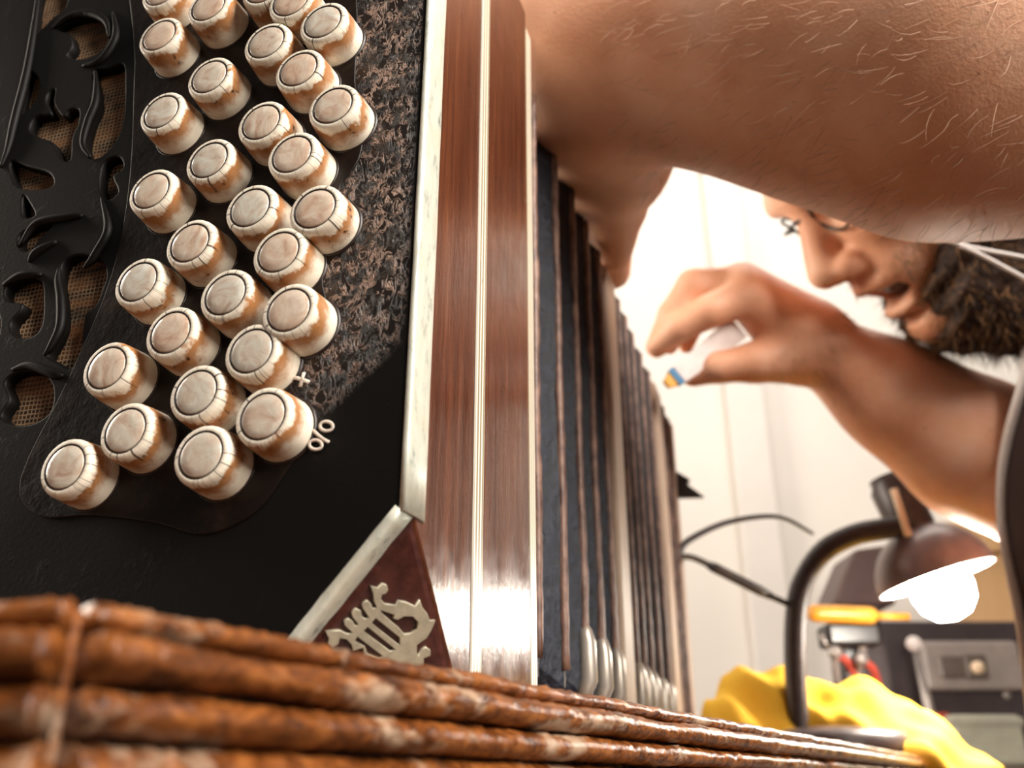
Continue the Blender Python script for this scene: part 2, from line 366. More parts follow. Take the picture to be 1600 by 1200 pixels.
# ---------------------------------------------------------------- signed-distance modelling
class Grid:
    def __init__(s, lo, hi, h):
        s.lo = np.array(lo, float); s.h = h; s.n = np.ceil((np.array(hi) - s.lo) / h).astype(int) + 1
    def new(s): return np.full(s.n, .05, np.float32)
    def sub(s, lo, hi):
        a = np.maximum(np.floor((lo - s.lo) / s.h).astype(int), 0); b = np.minimum(np.ceil((hi - s.lo) / s.h).astype(int) + 1, s.n)
        if np.any(b <= a): return None
        sl = tuple(slice(x, y) for x, y in zip(a, b))
        ax = [((s.lo[i] + s.h * np.arange(a[i], b[i])).astype(np.float32)) for i in range(3)]
        return sl, np.meshgrid(*ax, indexing='ij', sparse=True)
def smin(a, b, k):
    if k <= 0: return np.minimum(a, b)
    h = np.maximum(k - np.abs(a - b), 0) / k
    return np.minimum(a, b) - h * h * k * .25
def cone(g, D, a, b, ra, rb, k, sub=False):
    a = np.array(a, float); b = np.array(b, float); m = max(ra, rb) + .03
    q = g.sub(np.minimum(a, b) - m, np.maximum(a, b) + m)
    if q is None: return
    sl, (X, Y, Z) = q; ab = b - a; L = max(ab @ ab, 1e-9)
    t = np.clip(((X - a[0]) * ab[0] + (Y - a[1]) * ab[1] + (Z - a[2]) * ab[2]) / L, 0, 1)
    d = np.sqrt((X - a[0] - t * ab[0]) ** 2 + (Y - a[1] - t * ab[1]) ** 2 + (Z - a[2] - t * ab[2]) ** 2) - (ra + (rb - ra) * t)
    D[sl] = -smin(-D[sl], d, k) if sub else smin(D[sl], d.astype(np.float32), k)
def ell(g, D, c, R, rad, k, sub=False):
    """ellipsoid, R rows are its axes"""
    c = np.array(c, float); rad = np.array(rad, float); m = rad.max() + .03
    q = g.sub(c - m, c + m)
    if q is None: return
    sl, (X, Y, Z) = q; X = X - c[0]; Y = Y - c[1]; Z = Z - c[2]
    U = [R[i][0] * X + R[i][1] * Y + R[i][2] * Z for i in range(3)]
    k0 = np.sqrt(sum((U[i] / rad[i]) ** 2 for i in range(3))); k1 = np.sqrt(sum((U[i] / rad[i] ** 2) ** 2 for i in range(3))) + 1e-6
    d = (k0 * (k0 - 1) / k1).astype(np.float32)
    D[sl] = -smin(-D[sl], d, k) if sub else smin(D[sl], d, k)
def surface(g, D):
    ins = D < 0; n = np.array(D.shape) - 1; cnt = np.zeros(n, np.uint8)
    for i in (0, 1):
        for j in (0, 1):
            for k in (0, 1): cnt += ins[i:i + n[0], j:j + n[1], k:k + n[2]]
    act = np.argwhere((cnt > 0) & (cnt < 8)); idx = np.full(n, -1, np.int32); idx[tuple(act.T)] = np.arange(len(act)); del cnt
    cs = np.array([(i, j, k) for i in (0, 1) for j in (0, 1) for k in (0, 1)])
    val = np.stack([D[act[:, 0] + c[0], act[:, 1] + c[1], act[:, 2] + c[2]] for c in cs], 1)
    acc = np.zeros((len(act), 3)); num = np.zeros(len(act))
    for p in range(8):
        for q in range(p + 1, 8):
            if np.abs(cs[p] - cs[q]).sum() != 1: continue
            a, b = val[:, p], val[:, q]; s = (a < 0) != (b < 0)
            t = np.where(s, a / np.where(s, a - b, 1), 0)[:, None]
            acc += np.where(s[:, None], cs[p] + t * (cs[q] - cs[p]), 0); num += s
    V = g.lo + g.h * (act + acc / num[:, None]); Fc = []
    for ax in range(3):
        o1, o2 = [(1, 2), (2, 0), (0, 1)][ax]
        A = [slice(None)] * 3; A[ax] = slice(0, -1); B = [slice(None)] * 3; B[ax] = slice(1, None)
        s0, s1 = ins[tuple(A)], ins[tuple(B)]; e = np.argwhere(s0 != s1)
        e = e[(e[:, o1] > 0) & (e[:, o2] > 0) & (e[:, o1] < n[o1]) & (e[:, o2] < n[o2])]
        if not len(e): continue
        fl = s0[tuple(e.T)]
        def cell(d1, d2):
            c = e.copy(); c[:, o1] -= d1; c[:, o2] -= d2; return idx[tuple(c.T)]
        q = np.stack([cell(1, 1), cell(0, 1), cell(0, 0), cell(1, 0)], 1); q[~fl] = q[~fl][:, ::-1]; Fc.append(q)
    return V, np.vstack(Fc)
def np_obj(name, V, Q, mat, parent=None):
    me = bpy.data.meshes.new(name); me.vertices.add(len(V)); me.vertices.foreach_set('co', np.asarray(V, np.float32).ravel())
    me.loops.add(Q.size); me.loops.foreach_set('vertex_index', Q.ravel().astype(np.int32))
    me.polygons.add(len(Q)); k = Q.shape[1]
    me.polygons.foreach_set('loop_start', np.arange(0, Q.size, k, dtype=np.int32)); me.polygons.foreach_set('loop_total', np.full(len(Q), k, np.int32))
    me.polygons.foreach_set('use_smooth', np.ones(len(Q), bool)); me.update(calc_edges=True); me.validate()
    me.materials.append(mat); return link(bpy.data.objects.new(name, me), parent)
def relax(V, Q, it=2):
    a = np.concatenate([Q[:, 0], Q[:, 1], Q[:, 2], Q[:, 3]]); b = np.concatenate([Q[:, 1], Q[:, 2], Q[:, 3], Q[:, 0]])
    for _ in range(it):
        s = np.zeros_like(V); c = np.zeros(len(V))
        for x, y in ((a, b), (b, a)):
            for i in range(3): s[:, i] += np.bincount(x, V[y, i], len(V))
            c += np.bincount(x, minlength=len(V))
        V = V * .5 + .5 * s / c[:, None]
    return V
def strands(name, P, Dr, L, rad, bend, mat, parent, seg=3):
    """many thin tapering hairs in one mesh"""
    V = []; Fc = []
    for p, d, l in zip(P, Dr, L):
        d = Vector(d).normalized(); n = d.orthogonal().normalized(); b = d.cross(n); q = Vector(p)
        g = Vector(rng.normal(0, 1, 3)) * bend; base = len(V)
        for s in range(seg + 1):
            r = rad * (1 - .8 * s / seg)
            for a in (0, 2.094, 4.189): V.append(q + n * math.cos(a) * r + b * math.sin(a) * r)
            q = q + (d + g * (s / seg)).normalized() * (l / seg)
        for s in range(seg):
            for a in range(3):
                a2 = (a + 1) % 3; Fc.append((base + s * 3 + a, base + s * 3 + a2, base + s * 3 + 3 + a2, base + s * 3 + 3 + a))
    return np_obj(name, np.array(V), np.array(Fc), mat, parent)

# ---------------------------------------------------------------- the room
tag(box('floor', (-2.2, -1.8, -.05), (2.6, 1.9, 0), M['floor']), 'dark wooden floor of the workshop', 'floor', kind='structure')
tag(box('wall_back', (-2.2, 1.75, 0), (2.6, 1.85, 2.7), M['wall']), 'bright white plaster wall behind the man', 'wall', kind='structure')
tag(box('wall_right', (2.5, -1.8, 0), (2.6, 1.75, 2.7), M['wall']), 'white side wall of the workshop', 'wall', kind='structure')
p0, p1 = at(1192, 900, 1.6), at(1262, 900, 1.6)
tag(box('trim_1', (p0[0], 1.715, 0), (p1[0], 1.75, 2.2), M['trim'], bev=.006), 'grey-white vertical board on the wall behind the lamp', 'trim', kind='structure')

# ---------------------------------------------------------------- table
tab = empty('table', (0.0, 0.5, 0)); tag(tab, 'old wooden table with a worn beaded edge crossing the foreground', 'table')
TO = np.array([0.0, 0.5, 0])
cor = np.array([-.0515, .1085]); far = np.array([.50, 1.065]); dirE = (far - cor) / np.linalg.norm(far - cor)
outE = np.array([dirE[1], -dirE[0]])           # outwards (towards the right)
far = cor + dirE * 1.25; left = np.array([-1.05, .1085]); outL = np.array([0, -1.0])
bk = np.array([-1.05, far[1]])
ins = [cor + np.array([.0, .004]) - outE * .004, far - outE * .004, bk, left + np.array([0, .004])]
V = [(*(p - TO[:2]), TT) for p in ins] + [(*(p - TO[:2]), TT - .03) for p in ins]
mesh_obj('table_top', V, [(3, 2, 1, 0), (4, 5, 6, 7)] + [(i, (i + 1) % 4, 4 + (i + 1) % 4, 4 + i) for i in range(4)], M['table_top'], tab)
def moulding(name, p, q, out, o, zc, ro, rz, n, seed, wob=.00016):
    """one rounded bead of the table edge, slightly chipped and uneven"""
    r2 = np.random.default_rng(seed); seg = 12; V = []; Fc = []
    ph = r2.uniform(0, 6.28, 6); d = (q - p); L = np.linalg.norm(d); d = d / L
    s = L * (np.linspace(0, 1, n) ** 1.7)
    for i, si in enumerate(s):
        w1 = wob * (math.sin(si * 95 + ph[0]) + .8 * math.sin(si * 213 + ph[1]) + .6 * math.sin(si * 470 + ph[2]))
        chip = 1 - .22 * max(0, math.sin(si * 61 + ph[3]) * math.sin(si * 23 + ph[4]) - .55) * 2
        for k in range(seg):
            a = 2 * math.pi * k / seg; nz = r2.normal(0, .00012)
            oo = o + (ro * math.cos(a) + nz) * chip + w1 * .6; zz = zc + rz * math.sin(a) * chip + w1 * .5 + nz
            xy = p + d * si + out * oo; V.append((*(xy - TO[:2]), TT + zz))
    for i in range(n - 1):
        for k in range(seg):
            k2 = (k + 1) % seg; Fc.append((i * seg + k, (i + 1) * seg + k, (i + 1) * seg + k2, i * seg + k2))
    Fc.append(tuple(range(seg))); Fc.append(tuple(range((n - 1) * seg, n * seg))[::-1])
    return mesh_obj(name, V, Fc, M['table'], tab, True)
beads = [(0.0005, -.0017, .0030, .0019), (.0028, -.0063, .0040, .0030), (.0022, -.0124, .0040, .0028), (.0012, -.0215, .0040, .0060)]
for k, (o, zc, ro, rz) in enumerate(beads):
    moulding('edge_bead', cor + dirE * .0012, far, outE, o, zc, ro, rz, 420, 10 + k)
    moulding('edge_bead', cor + np.array([-.0008, 0]), left, outL, o, zc, ro, rz, 160, 30 + k)
mesh_obj('edge_board', [(*(p - TO[:2]), TT + z_) for z_ in (-.001, -.06) for p in (cor - outE * .001, far - outE * .001, far - outE * .02, cor - outE * .02 + dirE * .02)],
         [(0, 1, 2, 3), (7, 6, 5, 4)] + [(i, 4 + i, 4 + (i + 1) % 4, (i + 1) % 4) for i in range(4)], M['table'], tab)
mesh_obj('edge_board', [(*(p - TO[:2]), TT + z_) for z_ in (-.001, -.06) for p in (cor + np.array([-.002, .001]), left + np.array([0, .001]), left + np.array([0, .02]), cor + np.array([-.002, .02]))],
         [(3, 2, 1, 0), (4, 5, 6, 7)] + [((i + 1) % 4, 4 + (i + 1) % 4, 4 + i, i) for i in range(4)], M['table'], tab)
for p in ((.02, .27), (-.98, .17), (-.98, 1.0), (.42, 1.1)):
    x, y = p[0], p[1] - .5
    lathe('leg', [(.022, 0), (.03, .02), (.024, .06), (.034, .35), (.026, .55), (.036, .62), (.036, .73)], M['table'], tab, 20, Matrix.Translation((x, y, 0)))

# ---------------------------------------------------------------- bandoneon
AZ = math.atan((484 / F) / math.hypot(1, 628 / F))
B0 = ray(645, 800) * .2; ban = empty('bandoneon', (B0[0], B0[1], TT), -AZ)
tag(ban, 'dark antique bandoneon with bone keys, black pleated bellows and lyre emblem', 'bandoneon')
dv = np.array([math.sin(AZ), math.cos(AZ), 0]); rv = np.array([math.cos(AZ), -math.sin(AZ), 0]); BO = np.array([B0[0], B0[1], TT])
def loc(px, py, n, off):                        # pixel -> instrument coordinates on the plane n.x = off
    R = ray(px, py); R = np.array([R @ rv, R @ dv, R[2]]); O = np.array([0, 0, CAMZ]) - BO; O = np.array([O @ rv, O @ dv, O[2]])
    n = np.array(n, float); return O + R * ((off - O @ n) / (R @ n))
def face(px, py, y=-.004):
    q = loc(px, py, (0, 1, 0), y); return q[0], q[2]
W, H, DB = .272, .279, .0925; A = .036; Bc = .031; Ct = .031
pts = []
for x, sx in ((0, -1), (-W, 1)):
    for z_, sz in ((0, 1), (H, -1)):
        pts += [(x, 0, z_ + sz * A), (x + sx * Bc, 0, z_), (x, Ct, z_), (x, .0393, z_)]
hull('front_board', pts, M['varnish'], ban, .0005)
box('inlay', (-W - .0003, .0393, -.0), (.0004, .0462, H + .0003), M['inlay'], ban)
box('rear_board', (-W, .0462, 0), (0, DB, H), M['varnish'], ban, .0004)
box('binding', (-W - .0002, DB, 0.0006), (-.0002, .1015, H - .006), M['inlay'], ban, .0012)
# face plate with the cut-out grille
MF = Matrix(((1, 0, 0, 0), (0, 0, -1, -.002), (0, 1, 0, 0), (0, 0, 0, 1)))   # (u, z, n) -> local, n towards the viewer
e = .0012
outl = [(-e, A), (-e, H - A), (-Bc, H - e), (-W + Bc, H - e), (-W + e, H - A), (-W + e, A), (-W + Bc, e), (-Bc, e)]
def pxring(l, n=4): return closed_smooth([face(*p) for p in l], n)
holes_px = [
 [(66,-30),(104,-30),(103,10),(84,26),(66,44),(52,50)],
 [(84,44),(108,30),(140,24),(164,34),(170,58),(156,80),(128,92),(104,88),(113,72),(110,54),(97,49)],
 [(146,110),(170,106),(192,100),(195,132),(193,182),(181,220),(158,244),(141,246),(132,226),(139,192),(151,164),(150,136)],
 [(86,140),(84,162),(98,182),(108,172),(123,172),(121,196),(112,216),(109,250),(94,246),(82,222),(62,214),(46,202),(56,182),(80,178),(72,158),(76,144)],
 [(44,112),(58,120),(62,140),(50,165),(32,176),(36,140)],
 [(16,252),(42,260),(76,270),(82,290),(52,296),(24,288)],
 [(162,255),(185,245),(192,262),(176,276),(184,300),(166,312),(156,290)],
 [(100,408),(128,398),(158,408),(166,430),(158,456),(150,476),(134,490),(129,520),(125,552),(110,576),(92,566),(74,556),(84,536),(96,508),(96,470),(92,438)],
 [(10,448),(40,434),(64,440),(68,470),(65,508),(50,526),(26,526),(16,506),(31,487),(34,474),(12,470)],
 [(30,368),(56,352),(82,350),(62,372),(46,392),(32,388)],
 [(36,306),(46,318),(54,336),(36,338)],
 [(8,596),(34,580),(64,584),(82,604),(80,640),(56,660),(24,664),(2,650),(16,624)],
 [(-60,480),(-20,470),(0,500),(-10,540),(-50,550)], [(-80,100),(-30,90),(-10,150),(-40,220),(-80,200)],
 [(-70,300),(-20,290),(-15,360),(-60,400)], [(-60,600),(-25,590),(-20,650),(-50,680)]]
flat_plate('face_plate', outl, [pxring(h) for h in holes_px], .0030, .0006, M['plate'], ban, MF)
cl = [face(-150, -60), face(215, -60), face(205, 330), face(190, 600), face(100, 690), face(-150, 720)]
cy = -.0004
mesh_obj('grille_cloth', [(u, cy, z_) for u, z_ in cl], [tuple(range(6))], M['cloth'], ban)
# raised scroll carving round the openings
for k, rg in enumerate(([(150,112),(152,140),(150,165),(139,192),(131,226),(142,247)], [(93,420),(92,440),(97,470),(96,510),(82,540),(70,556)], [(84,44),(108,28),(140,22),(166,34),(172,60)],
        [(66,430),(36,432),(6,446)], [(32,384),(60,350),(110,340),(130,338)], [(20,578),(50,572),(88,586),(100,588)], [(132,420),(150,400),(170,360),(160,310)], [(46,410),(60,395),(90,378)], [(178,20),(182,60),(160,95),(130,104)], [(2,262),(14,232),(24,190),(44,110),(58,20),(62,-30)])):
    pp = smooth_path([(face(*q)[0], -.0042, face(*q)[1]) for q in rg], 6)
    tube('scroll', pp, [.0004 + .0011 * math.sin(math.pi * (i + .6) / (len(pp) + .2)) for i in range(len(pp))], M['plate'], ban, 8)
# key board platform
plat = [(222,-80),(470,-80),(545,-60),(560,40),(556,130),(570,190),(562,250),(530,300),(552,350),(535,390),(505,430),(520,510),(505,550),(462,565),(455,600),(478,640),(482,690),(452,732),(402,800),(322,836),(246,818),(150,806),(62,806),(34,748),(110,590),(176,430),(204,280),(212,100)]
flat_plate('key_platform', pxring(plat, 4), [], .0004, .0003, M['platform'], ban, Matrix(((1, 0, 0, 0), (0, 0, -1, -.0041), (0, 1, 0, 0), (0, 0, 0, 1))))
PF = -.0046
# corner triangles with the lyre emblem, and pale beading
def triangle(sx, sz):
    x0 = 0 if sx > 0 else -W; z0 = 0 if sz > 0 else H
    a = np.array([x0, 0, z0 + sz * A]); b = np.array([x0 - sx * Bc, 0, z0]); c = np.array([x0, Ct, z0])
    n = np.cross(b - a, c - a); n = n / np.linalg.norm(n)
    if n[1] > 0: n = -n
    m = (a + b + c) / 3; q = [m + (p - m) * .93 for p in (a, b, c)]; 
    return mesh_obj('corner_leather', [p + n * .0002 for p in q] + [m + (p - m) * .90 + n * .0009 for p in q], [(0, 1, 2), (3, 4, 5), (0, 1, 4, 3), (1, 2, 5, 4), (2, 0, 3, 5)], M['triangle'], ban), n, a
tris = {}
for sx in (1, -1):
    for sz in (1, -1): tris[(sx, sz)] = triangle(sx, sz)
_, tn, ta = tris[(1, 1)]
e1 = np.cross(tn, (0, 0, 1)); e1 = e1 / np.linalg.norm(e1)
if e1[0] < 0: e1 = -e1
e2 = np.cross(e1, tn)
if e2[2] < 0: e2 = -e2
en = np.cross(e1, e2); org = ta + tn * .0009
def triuv(zx, zy):                               # traced in a 4x view of the corner
    q = loc(400 + zx / 4, 850 + zy / 4, tn, tn @ org) - org; return (q @ e1, q @ e2)
lyre = [(712,255),(755,268),(785,240),(812,250),(820,278),(808,300),(780,310),(775,340),(800,366),(868,376),(884,346),(932,356),(990,382),(1018,342),(1034,390),(1064,426),(1080,472),(1114,470),(1090,530),(1060,580),(1000,622),(998,664),(1010,690),(1026,654),(1056,636),(1084,656),(1084,688),(1042,706),(1046,770),(900,830),(800,800),(700,752),(668,702),(664,640),(600,660),(592,622),(560,586),(520,580),(510,616),(474,636),(444,612),(450,580),(430,536),(520,530),(568,552),(600,546),(550,502),(544,472),(574,458),(602,476),(612,502),(636,496),(598,448),(590,418),(620,396),(650,408),(656,446),(680,460),(700,450),(660,392),(655,364),(690,344),(714,366),(726,396),(750,388),(730,348),(726,300)]
lh = [[(775,405),(858,434),(850,456),(880,466),(920,444),(974,446),(1006,480),(1000,520),(962,550),(922,556),(888,516),(780,424)],
      [(742,455),(892,576),(894,624),(866,606),(716,486)], [(692,510),(866,650),(832,660),(666,536)], [(628,570),(786,690),(764,700),(690,676),(676,632),(612,598)]]
ME = Matrix(((e1[0], e2[0], en[0], org[0] + tn[0] * .0004), (e1[1], e2[1], en[1], org[1] + tn[1] * .0004), (e1[2], e2[2], en[2], org[2] + tn[2] * .0004), (0, 0, 0, 1)))
em = flat_plate('lyre_emblem', [triuv(*p) for p in lyre], [[triuv(*p) for p in h] for h in lh], .0007, .00012, M['emblem'], tris[(1, 1)][0], ME)
em['label'] = 'pale metal lyre emblem'
def bar(name, p, q, out, side, wo, ws, mat):
    """rounded bar from p to q; cross-section spans wo along out and ws along side"""
    p, q, out, side = (np.array(v, float) for v in (p, q, out, side)); V = []
    prof = []
    for k in range(16):
        a = 2 * math.pi * (k + .5) / 16; cx, cy_ = math.cos(a), math.sin(a)
        prof.append((wo[0] + (wo[1] - wo[0]) * (.5 + .5 * np.sign(cx) * abs(cx) ** .55), ws[0] + (ws[1] - ws[0]) * (.5 + .5 * np.sign(cy_) * abs(cy_) ** .55)))
    n = 14
    for i in range(n):
        c = p + (q - p) * i / (n - 1)
        for o_, s_ in prof: V.append(c + out * (o_ + random.gauss(0, .00007)) + side * s_)
    Fc = [(i * 16 + k, i * 16 + (k + 1) % 16, (i + 1) * 16 + (k + 1) % 16, (i + 1) * 16 + k) for i in range(n - 1) for k in range(16)]
    Fc += [tuple(range(16))[::-1], tuple(range((n - 1) * 16, n * 16))]
    return mesh_obj(name, V, Fc, mat, ban, True)
for x, sx in ((0, 1), (-W, -1)):
    bar('beading', (x, 0, A - .001), (x, 0, H - A + .001), (sx, 0, 0), (0, 1, 0), (-.0017, .0007), (-.0047, .0068), M['bead'])
for z_, sz in ((0, -1), (H, 1)):
    bar('beading', (-Bc + .001, 0, z_), (-W + Bc - .001, 0, z_), (0, 0, sz), (0, 1, 0), (-.0017, .0007), (-.0047, .0068), M['bead'])
    for x, sx in ((0, 1), (-W, -1)):
        p = np.array([x, 0, z_ - sz * A]); q = np.array([x - sx * Bc, 0, z_]); dd = (q - p) / np.linalg.norm(q - p)
        out = np.array([sx * abs(dd[2]), 0, sz * abs(dd[0])])
        bar('beading', p + dd * .0012, q, out, (0, 1, 0), (-.0026, .0006), (-.0047, .0026), M['bead'])
# keys
keys = [(249,56),(327,120),(252,175),(325,249),(236,298),(326,10),(416,66),(465,107),(504,34),(519,164),(407,190),(457,242),(455,2),(391,325),(491,325),(434,393),
        (297,380),(215,440),(352,460),(452,485),(267,520),(392,548),(167,575),(305,613),(194,672),(410,650),(102,730),(314,711),(252,-14),(410,-20),(335,-90),(500,-100),(430,-130)]
KR, KY = .0077, -.0137
prof = [(KR * 1.03, PF - KY * 0 - .0012)]       # placeholder replaced below
def ring_mesh(name, prof, seg=28, mat=None):
    o = lathe(name, prof, mat, None, seg, None, True, False); me = o.data; bpy.data.objects.remove(o); return me
Hk = PF - KY                                    # key height above the platform; key axis = local +Z, turned to face the player
kp = [(KR * 1.06, -Hk - .002), (KR * 1.06, -Hk + .0002), (KR * 1.03, -Hk * .5), (KR * .995, -.0019), (KR * .985, -.0012), (KR * .95, -.0005), (KR * .89, -.0001), (KR * .80, 0), (KR * .765, -.0001), (KR * .745, -.0006), (.00001, -.0006)]
kme = ring_mesh('button', kp, 30, M['ivory'])
pme = ring_mesh('pearl_inlay', [(KR * .725, -.0007), (KR * .715, -.0001), (KR * .68, .0001), (KR * .4, .00022), (.00001, .00025)], 26, M['pearl'])
gme = ring_mesh('inlay_groove', [(KR * .785, -.0006), (KR * .775, .00002), (KR * .745, -.00005), (KR * .715, -.0006)], 26, M['hole'])
rme = ring_mesh('key_hole', [(KR * 1.05, .0), (KR * 1.10, .00045), (KR * 1.13, .0004), (KR * 1.16, -.0002)], 28, M['hole'])
ROT = Matrix.Rotation(math.pi / 2, 4, 'X')      # +Z -> -Y
for i, (kx, ky) in enumerate(keys):
    u, z_ = face(kx, ky, KY)
    b = bpy.data.objects.new('button', kme); link(b, ban)
    b.matrix_local = Matrix.Translation((u, KY + random.uniform(-.0004, .0004), z_)) @ ROT @ Matrix.Rotation(random.uniform(0, 6.28), 4, 'Z')
    for nm, m_ in (('pearl_inlay', pme), ('inlay_groove', gme)): link(bpy.data.objects.new(nm, m_), b)
    h_ = bpy.data.objects.new('key_hole', rme); link(h_, ban); h_.matrix_local = Matrix.Translation((u, PF + .0002, z_)) @ ROT
# stamped marks beside the keys
MY = -.0048
def mark(name, l, r_, closed=False):
    P = [(face(*q, MY)[0], MY, face(*q, MY)[1]) for q in l]
    if closed: P = P + P[:2]
    return tube(name, P, r_, M['marking'], ban, 6, True, .5)
def oval(cx, cy_, a, b, ang): 
    c, s = math.cos(ang), math.sin(ang)
    return [(cx + a * math.cos(t) * c - b * math.sin(t) * s, cy_ + a * math.cos(t) * s + b * math.sin(t) * c) for t in np.linspace(0, 2 * math.pi, 18, endpoint=False)]
mark('key_mark', oval(493, 695, 10, 7.5, .1), .00042, True); mark('key_mark', oval(510, 666, 10, 7.5, .1), .00042, True)
mark('key_mark', [(489, 672), (497, 680), (506, 687), (514, 691)], .00042)
mark('key_mark', [(457, 590), (465, 591), (474, 594), (483, 597)], .0005); mark('key_mark', [(475, 582), (472, 592), (469, 604)], .0005)

# bellows
XR, XV = -.0035, -.021; BZ0, BZ1 = .006, .2605
def ring(x0, x1, z0, z1, ch):
    return [(x0 + ch, z0), (x1 - ch, z0), (x1, z0 + ch), (x1, z1 - ch), (x1 - ch, z1), (x0 + ch, z1), (x0, z1 - ch), (x0, z0 + ch)]
def fold(y0, yr, y1, dark, cap):
    dpt = min(.018, .6 * (y1 - y0)); V = []; Fc = []
    rows = [(y0, dpt), (yr - .0026, .0016), (yr - .0012, .0002), (yr + .0012, .0002), (yr + .0026, .0016), (y1, dpt)]
    for y_, d_ in rows:
        for x_, z_ in ring(-W - XR + d_, XR - d_, BZ0 + d_ * .9, BZ1 - d_ * .55, .006): V.append((x_, y_, z_))
    for i in range(len(rows) - 1):
        for k in range(8): Fc.append((i * 8 + k, i * 8 + (k + 1) % 8, (i + 1) * 8 + (k + 1) % 8, (i + 1) * 8 + k))
    f = mesh_obj('bellows_fold', V, Fc, M['leather'] if dark else M['inner'], ban)
    n = 40; ph = random.uniform(0, 6)
    zs = np.linspace(BZ0 + .012, BZ1 - .008, n)
    r0 = .0019 if dark else .0016
    tube('edging', [(XR + .0001, yr + .0005 * math.sin(z_ * 70 + ph) + random.gauss(0, .00012), z_) for z_ in zs], [r0 * random.uniform(.85, 1.12) for _ in zs],
         M['strip_dark'] if dark == 2 else M['strip'], f, 8)
    if cap:
        c = tube('corner_cap', [(XR + .0004, yr, BZ0 + .0335), (XR + .0004, yr, BZ0 + .031), (XR + .0008, yr, BZ0 + .026), (XR + .001, yr, BZ0 + .012), (XR - .004, yr, BZ0 + .002)], [.0008, .0026, .0036, .0038, .0036], M['capmetal'], f, 12)
    return f
def bframe(y0, y1):
    bm = bmesh.new(); x0, x1, z0, z1 = -W - XR - .001, XR + .001, BZ0 - .002, BZ1 + .001
    V = []; Fc = []
    for y_, d_ in ((y0, .0015), (y0 + .0015, 0), (y1 - .0015, 0), (y1, .0015)):
        for x_, z_ in ring(x0 + d_, x1 - d_, z0 + d_, z1 - d_, .007): V.append((x_, y_, z_))
    for y_ in (y1, y0):
        for x_, z_ in ring(x0 + .022, x1 - .022, z0 + .022, z1 - .022, .007): V.append((x_, y_, z_))
    for i in range(6):
        for k in range(8): Fc.append((i * 8 + k, i * 8 + (k + 1) % 8, ((i + 1) % 6) * 8 + (k + 1) % 8, ((i + 1) % 6) * 8 + k))
    bm.free(); return mesh_obj('bellows_frame', V, Fc, M['bframe'], ban)
ridges = [.113, .1485, .1815, .2119, .2425]; vals = [.1015, .126, .165, .197, .2275, .262]
for i, yr in enumerate(ridges): fold(vals[i], yr, vals[i + 1], 1, i >= 2)
bframe(.262, .288)
ridges = [.3000, .3225, .3465, .3775, .4100]; vals = [.288, .3112, .3345, .362, .394, .4345]
for i, yr in enumerate(ridges): fold(vals[i], yr, vals[i + 1], 0, True)
bframe(.4345, .465)
ridges = [.4780, .5060]; vals = [.465, .492, .520]
for i, yr in enumerate(ridges): fold(vals[i], yr, vals[i + 1], 0, False)
bframe(.520, .532)
q = loc(1052, 762, (1, 0, 0), XR + .002)
hook = [(1050, 738), (1060, 744), (1070, 750), (1066, 758), (1080, 768), (1092, 777), (1052, 778)]
MH = Matrix(((1, 0, 0, 0), (0, 0, -1, .527), (0, 1, 0, 0), (0, 0, 0, 1)))
hk = [face(x_ + 8, y_, .527) for x_, y_ in hook]
flat_plate('strap_hook', hk, [], .006, .0005, M['black'], ban, MH)

# ---------------------------------------------------------------- person
# head axes: X forward, Y towards the camera (his left), Z up
cu_ = np.array([-.73, .69, 0.06]); cf_ = np.array([-.69, -.73, -.08])
cu_ = cu_ / np.linalg.norm(cu_); cf_ = cf_ - cu_ * (cf_ @ cu_); cf_ = cf_ / np.linalg.norm(cf_)
def c2w(v): return np.array([v[0], v[2] * CP - v[1] * SP, v[2] * SP + v[1] * CP])
HU, HF = c2w(cu_), c2w(cf_); HL = np.cross(HU, HF)
HD = .615; nas = at(1252, 344, HD); H0 = nas - HF * .093 - HU * .002
RH = np.array([HF, HL, HU])
def hp(x, y, z): return H0 + HF * x + HL * y + HU * z
G = Grid((-.02, .13, CAMZ - .12), (.86, .86, CAMZ + .62), .0026)
D = G.new()
# head
Hd = G.new()
ell(G, Hd, hp(-.012, 0, .035), RH, (.098, .076, .088), .0)
ell(G, Hd, hp(.030, 0, -.030), RH, (.060, .058, .080), .03)
for s in (1, -1):
    cone(G, Hd, hp(-.005, s * .056, -.055), hp(.066, s * .014, -.106), .019, .018, .02)
    ell(G, Hd, hp(.062, s * .036, -.026), RH, (.024, .024, .022), .02)
    ell(G, Hd, hp(-.008, s * .078, -.012), RH, (.019, .007, .031), .006)
cone(G, Hd, hp(.080, -.032, .018), hp(.080, .032, .018), .012, .012, .016)
ell(G, Hd, hp(.079, 0, -.108), RH, (.020, .022, .018), .012)
ell(G, Hd, hp(.078, 0, -.062), RH, (.020, .034, .024), .014)
for s in (1, -1): ell(G, Hd, hp(.094, s * .034, -.004), RH, (.020, .019, .014), .012, True)
cone(G, Hd, hp(.084, 0, .004), hp(.109, 0, -.034), .0085, .0120, .009)
for s in (1, -1): ell(G, Hd, hp(.098, s * .0125, -.041), RH, (.012, .0085, .0095), .006)
for s in (1, -1): ell(G, Hd, hp(.104, s * .0068, -.0525), RH, (.0085, .0040, .0080), .002, True)
ell(G, Hd, hp(.0935, 0, -.0625), RH, (.0085, .026, .0075), .006)
ell(G, Hd, hp(.0905, 0, -.0875), RH, (.0095, .022, .0070), .005)
ell(G, Hd, hp(.098, 0, -.0745), RH, (.026, .0245, .0095), .002, True)
ell(G, Hd, hp(.094, 0, -.0965), RH, (.006, .018, .004), .004, True)
cone(G, Hd, hp(-.035, 0, -.045), at(1760, 390, .61), .058, .066, .03)
D = np.minimum(D, Hd); del Hd
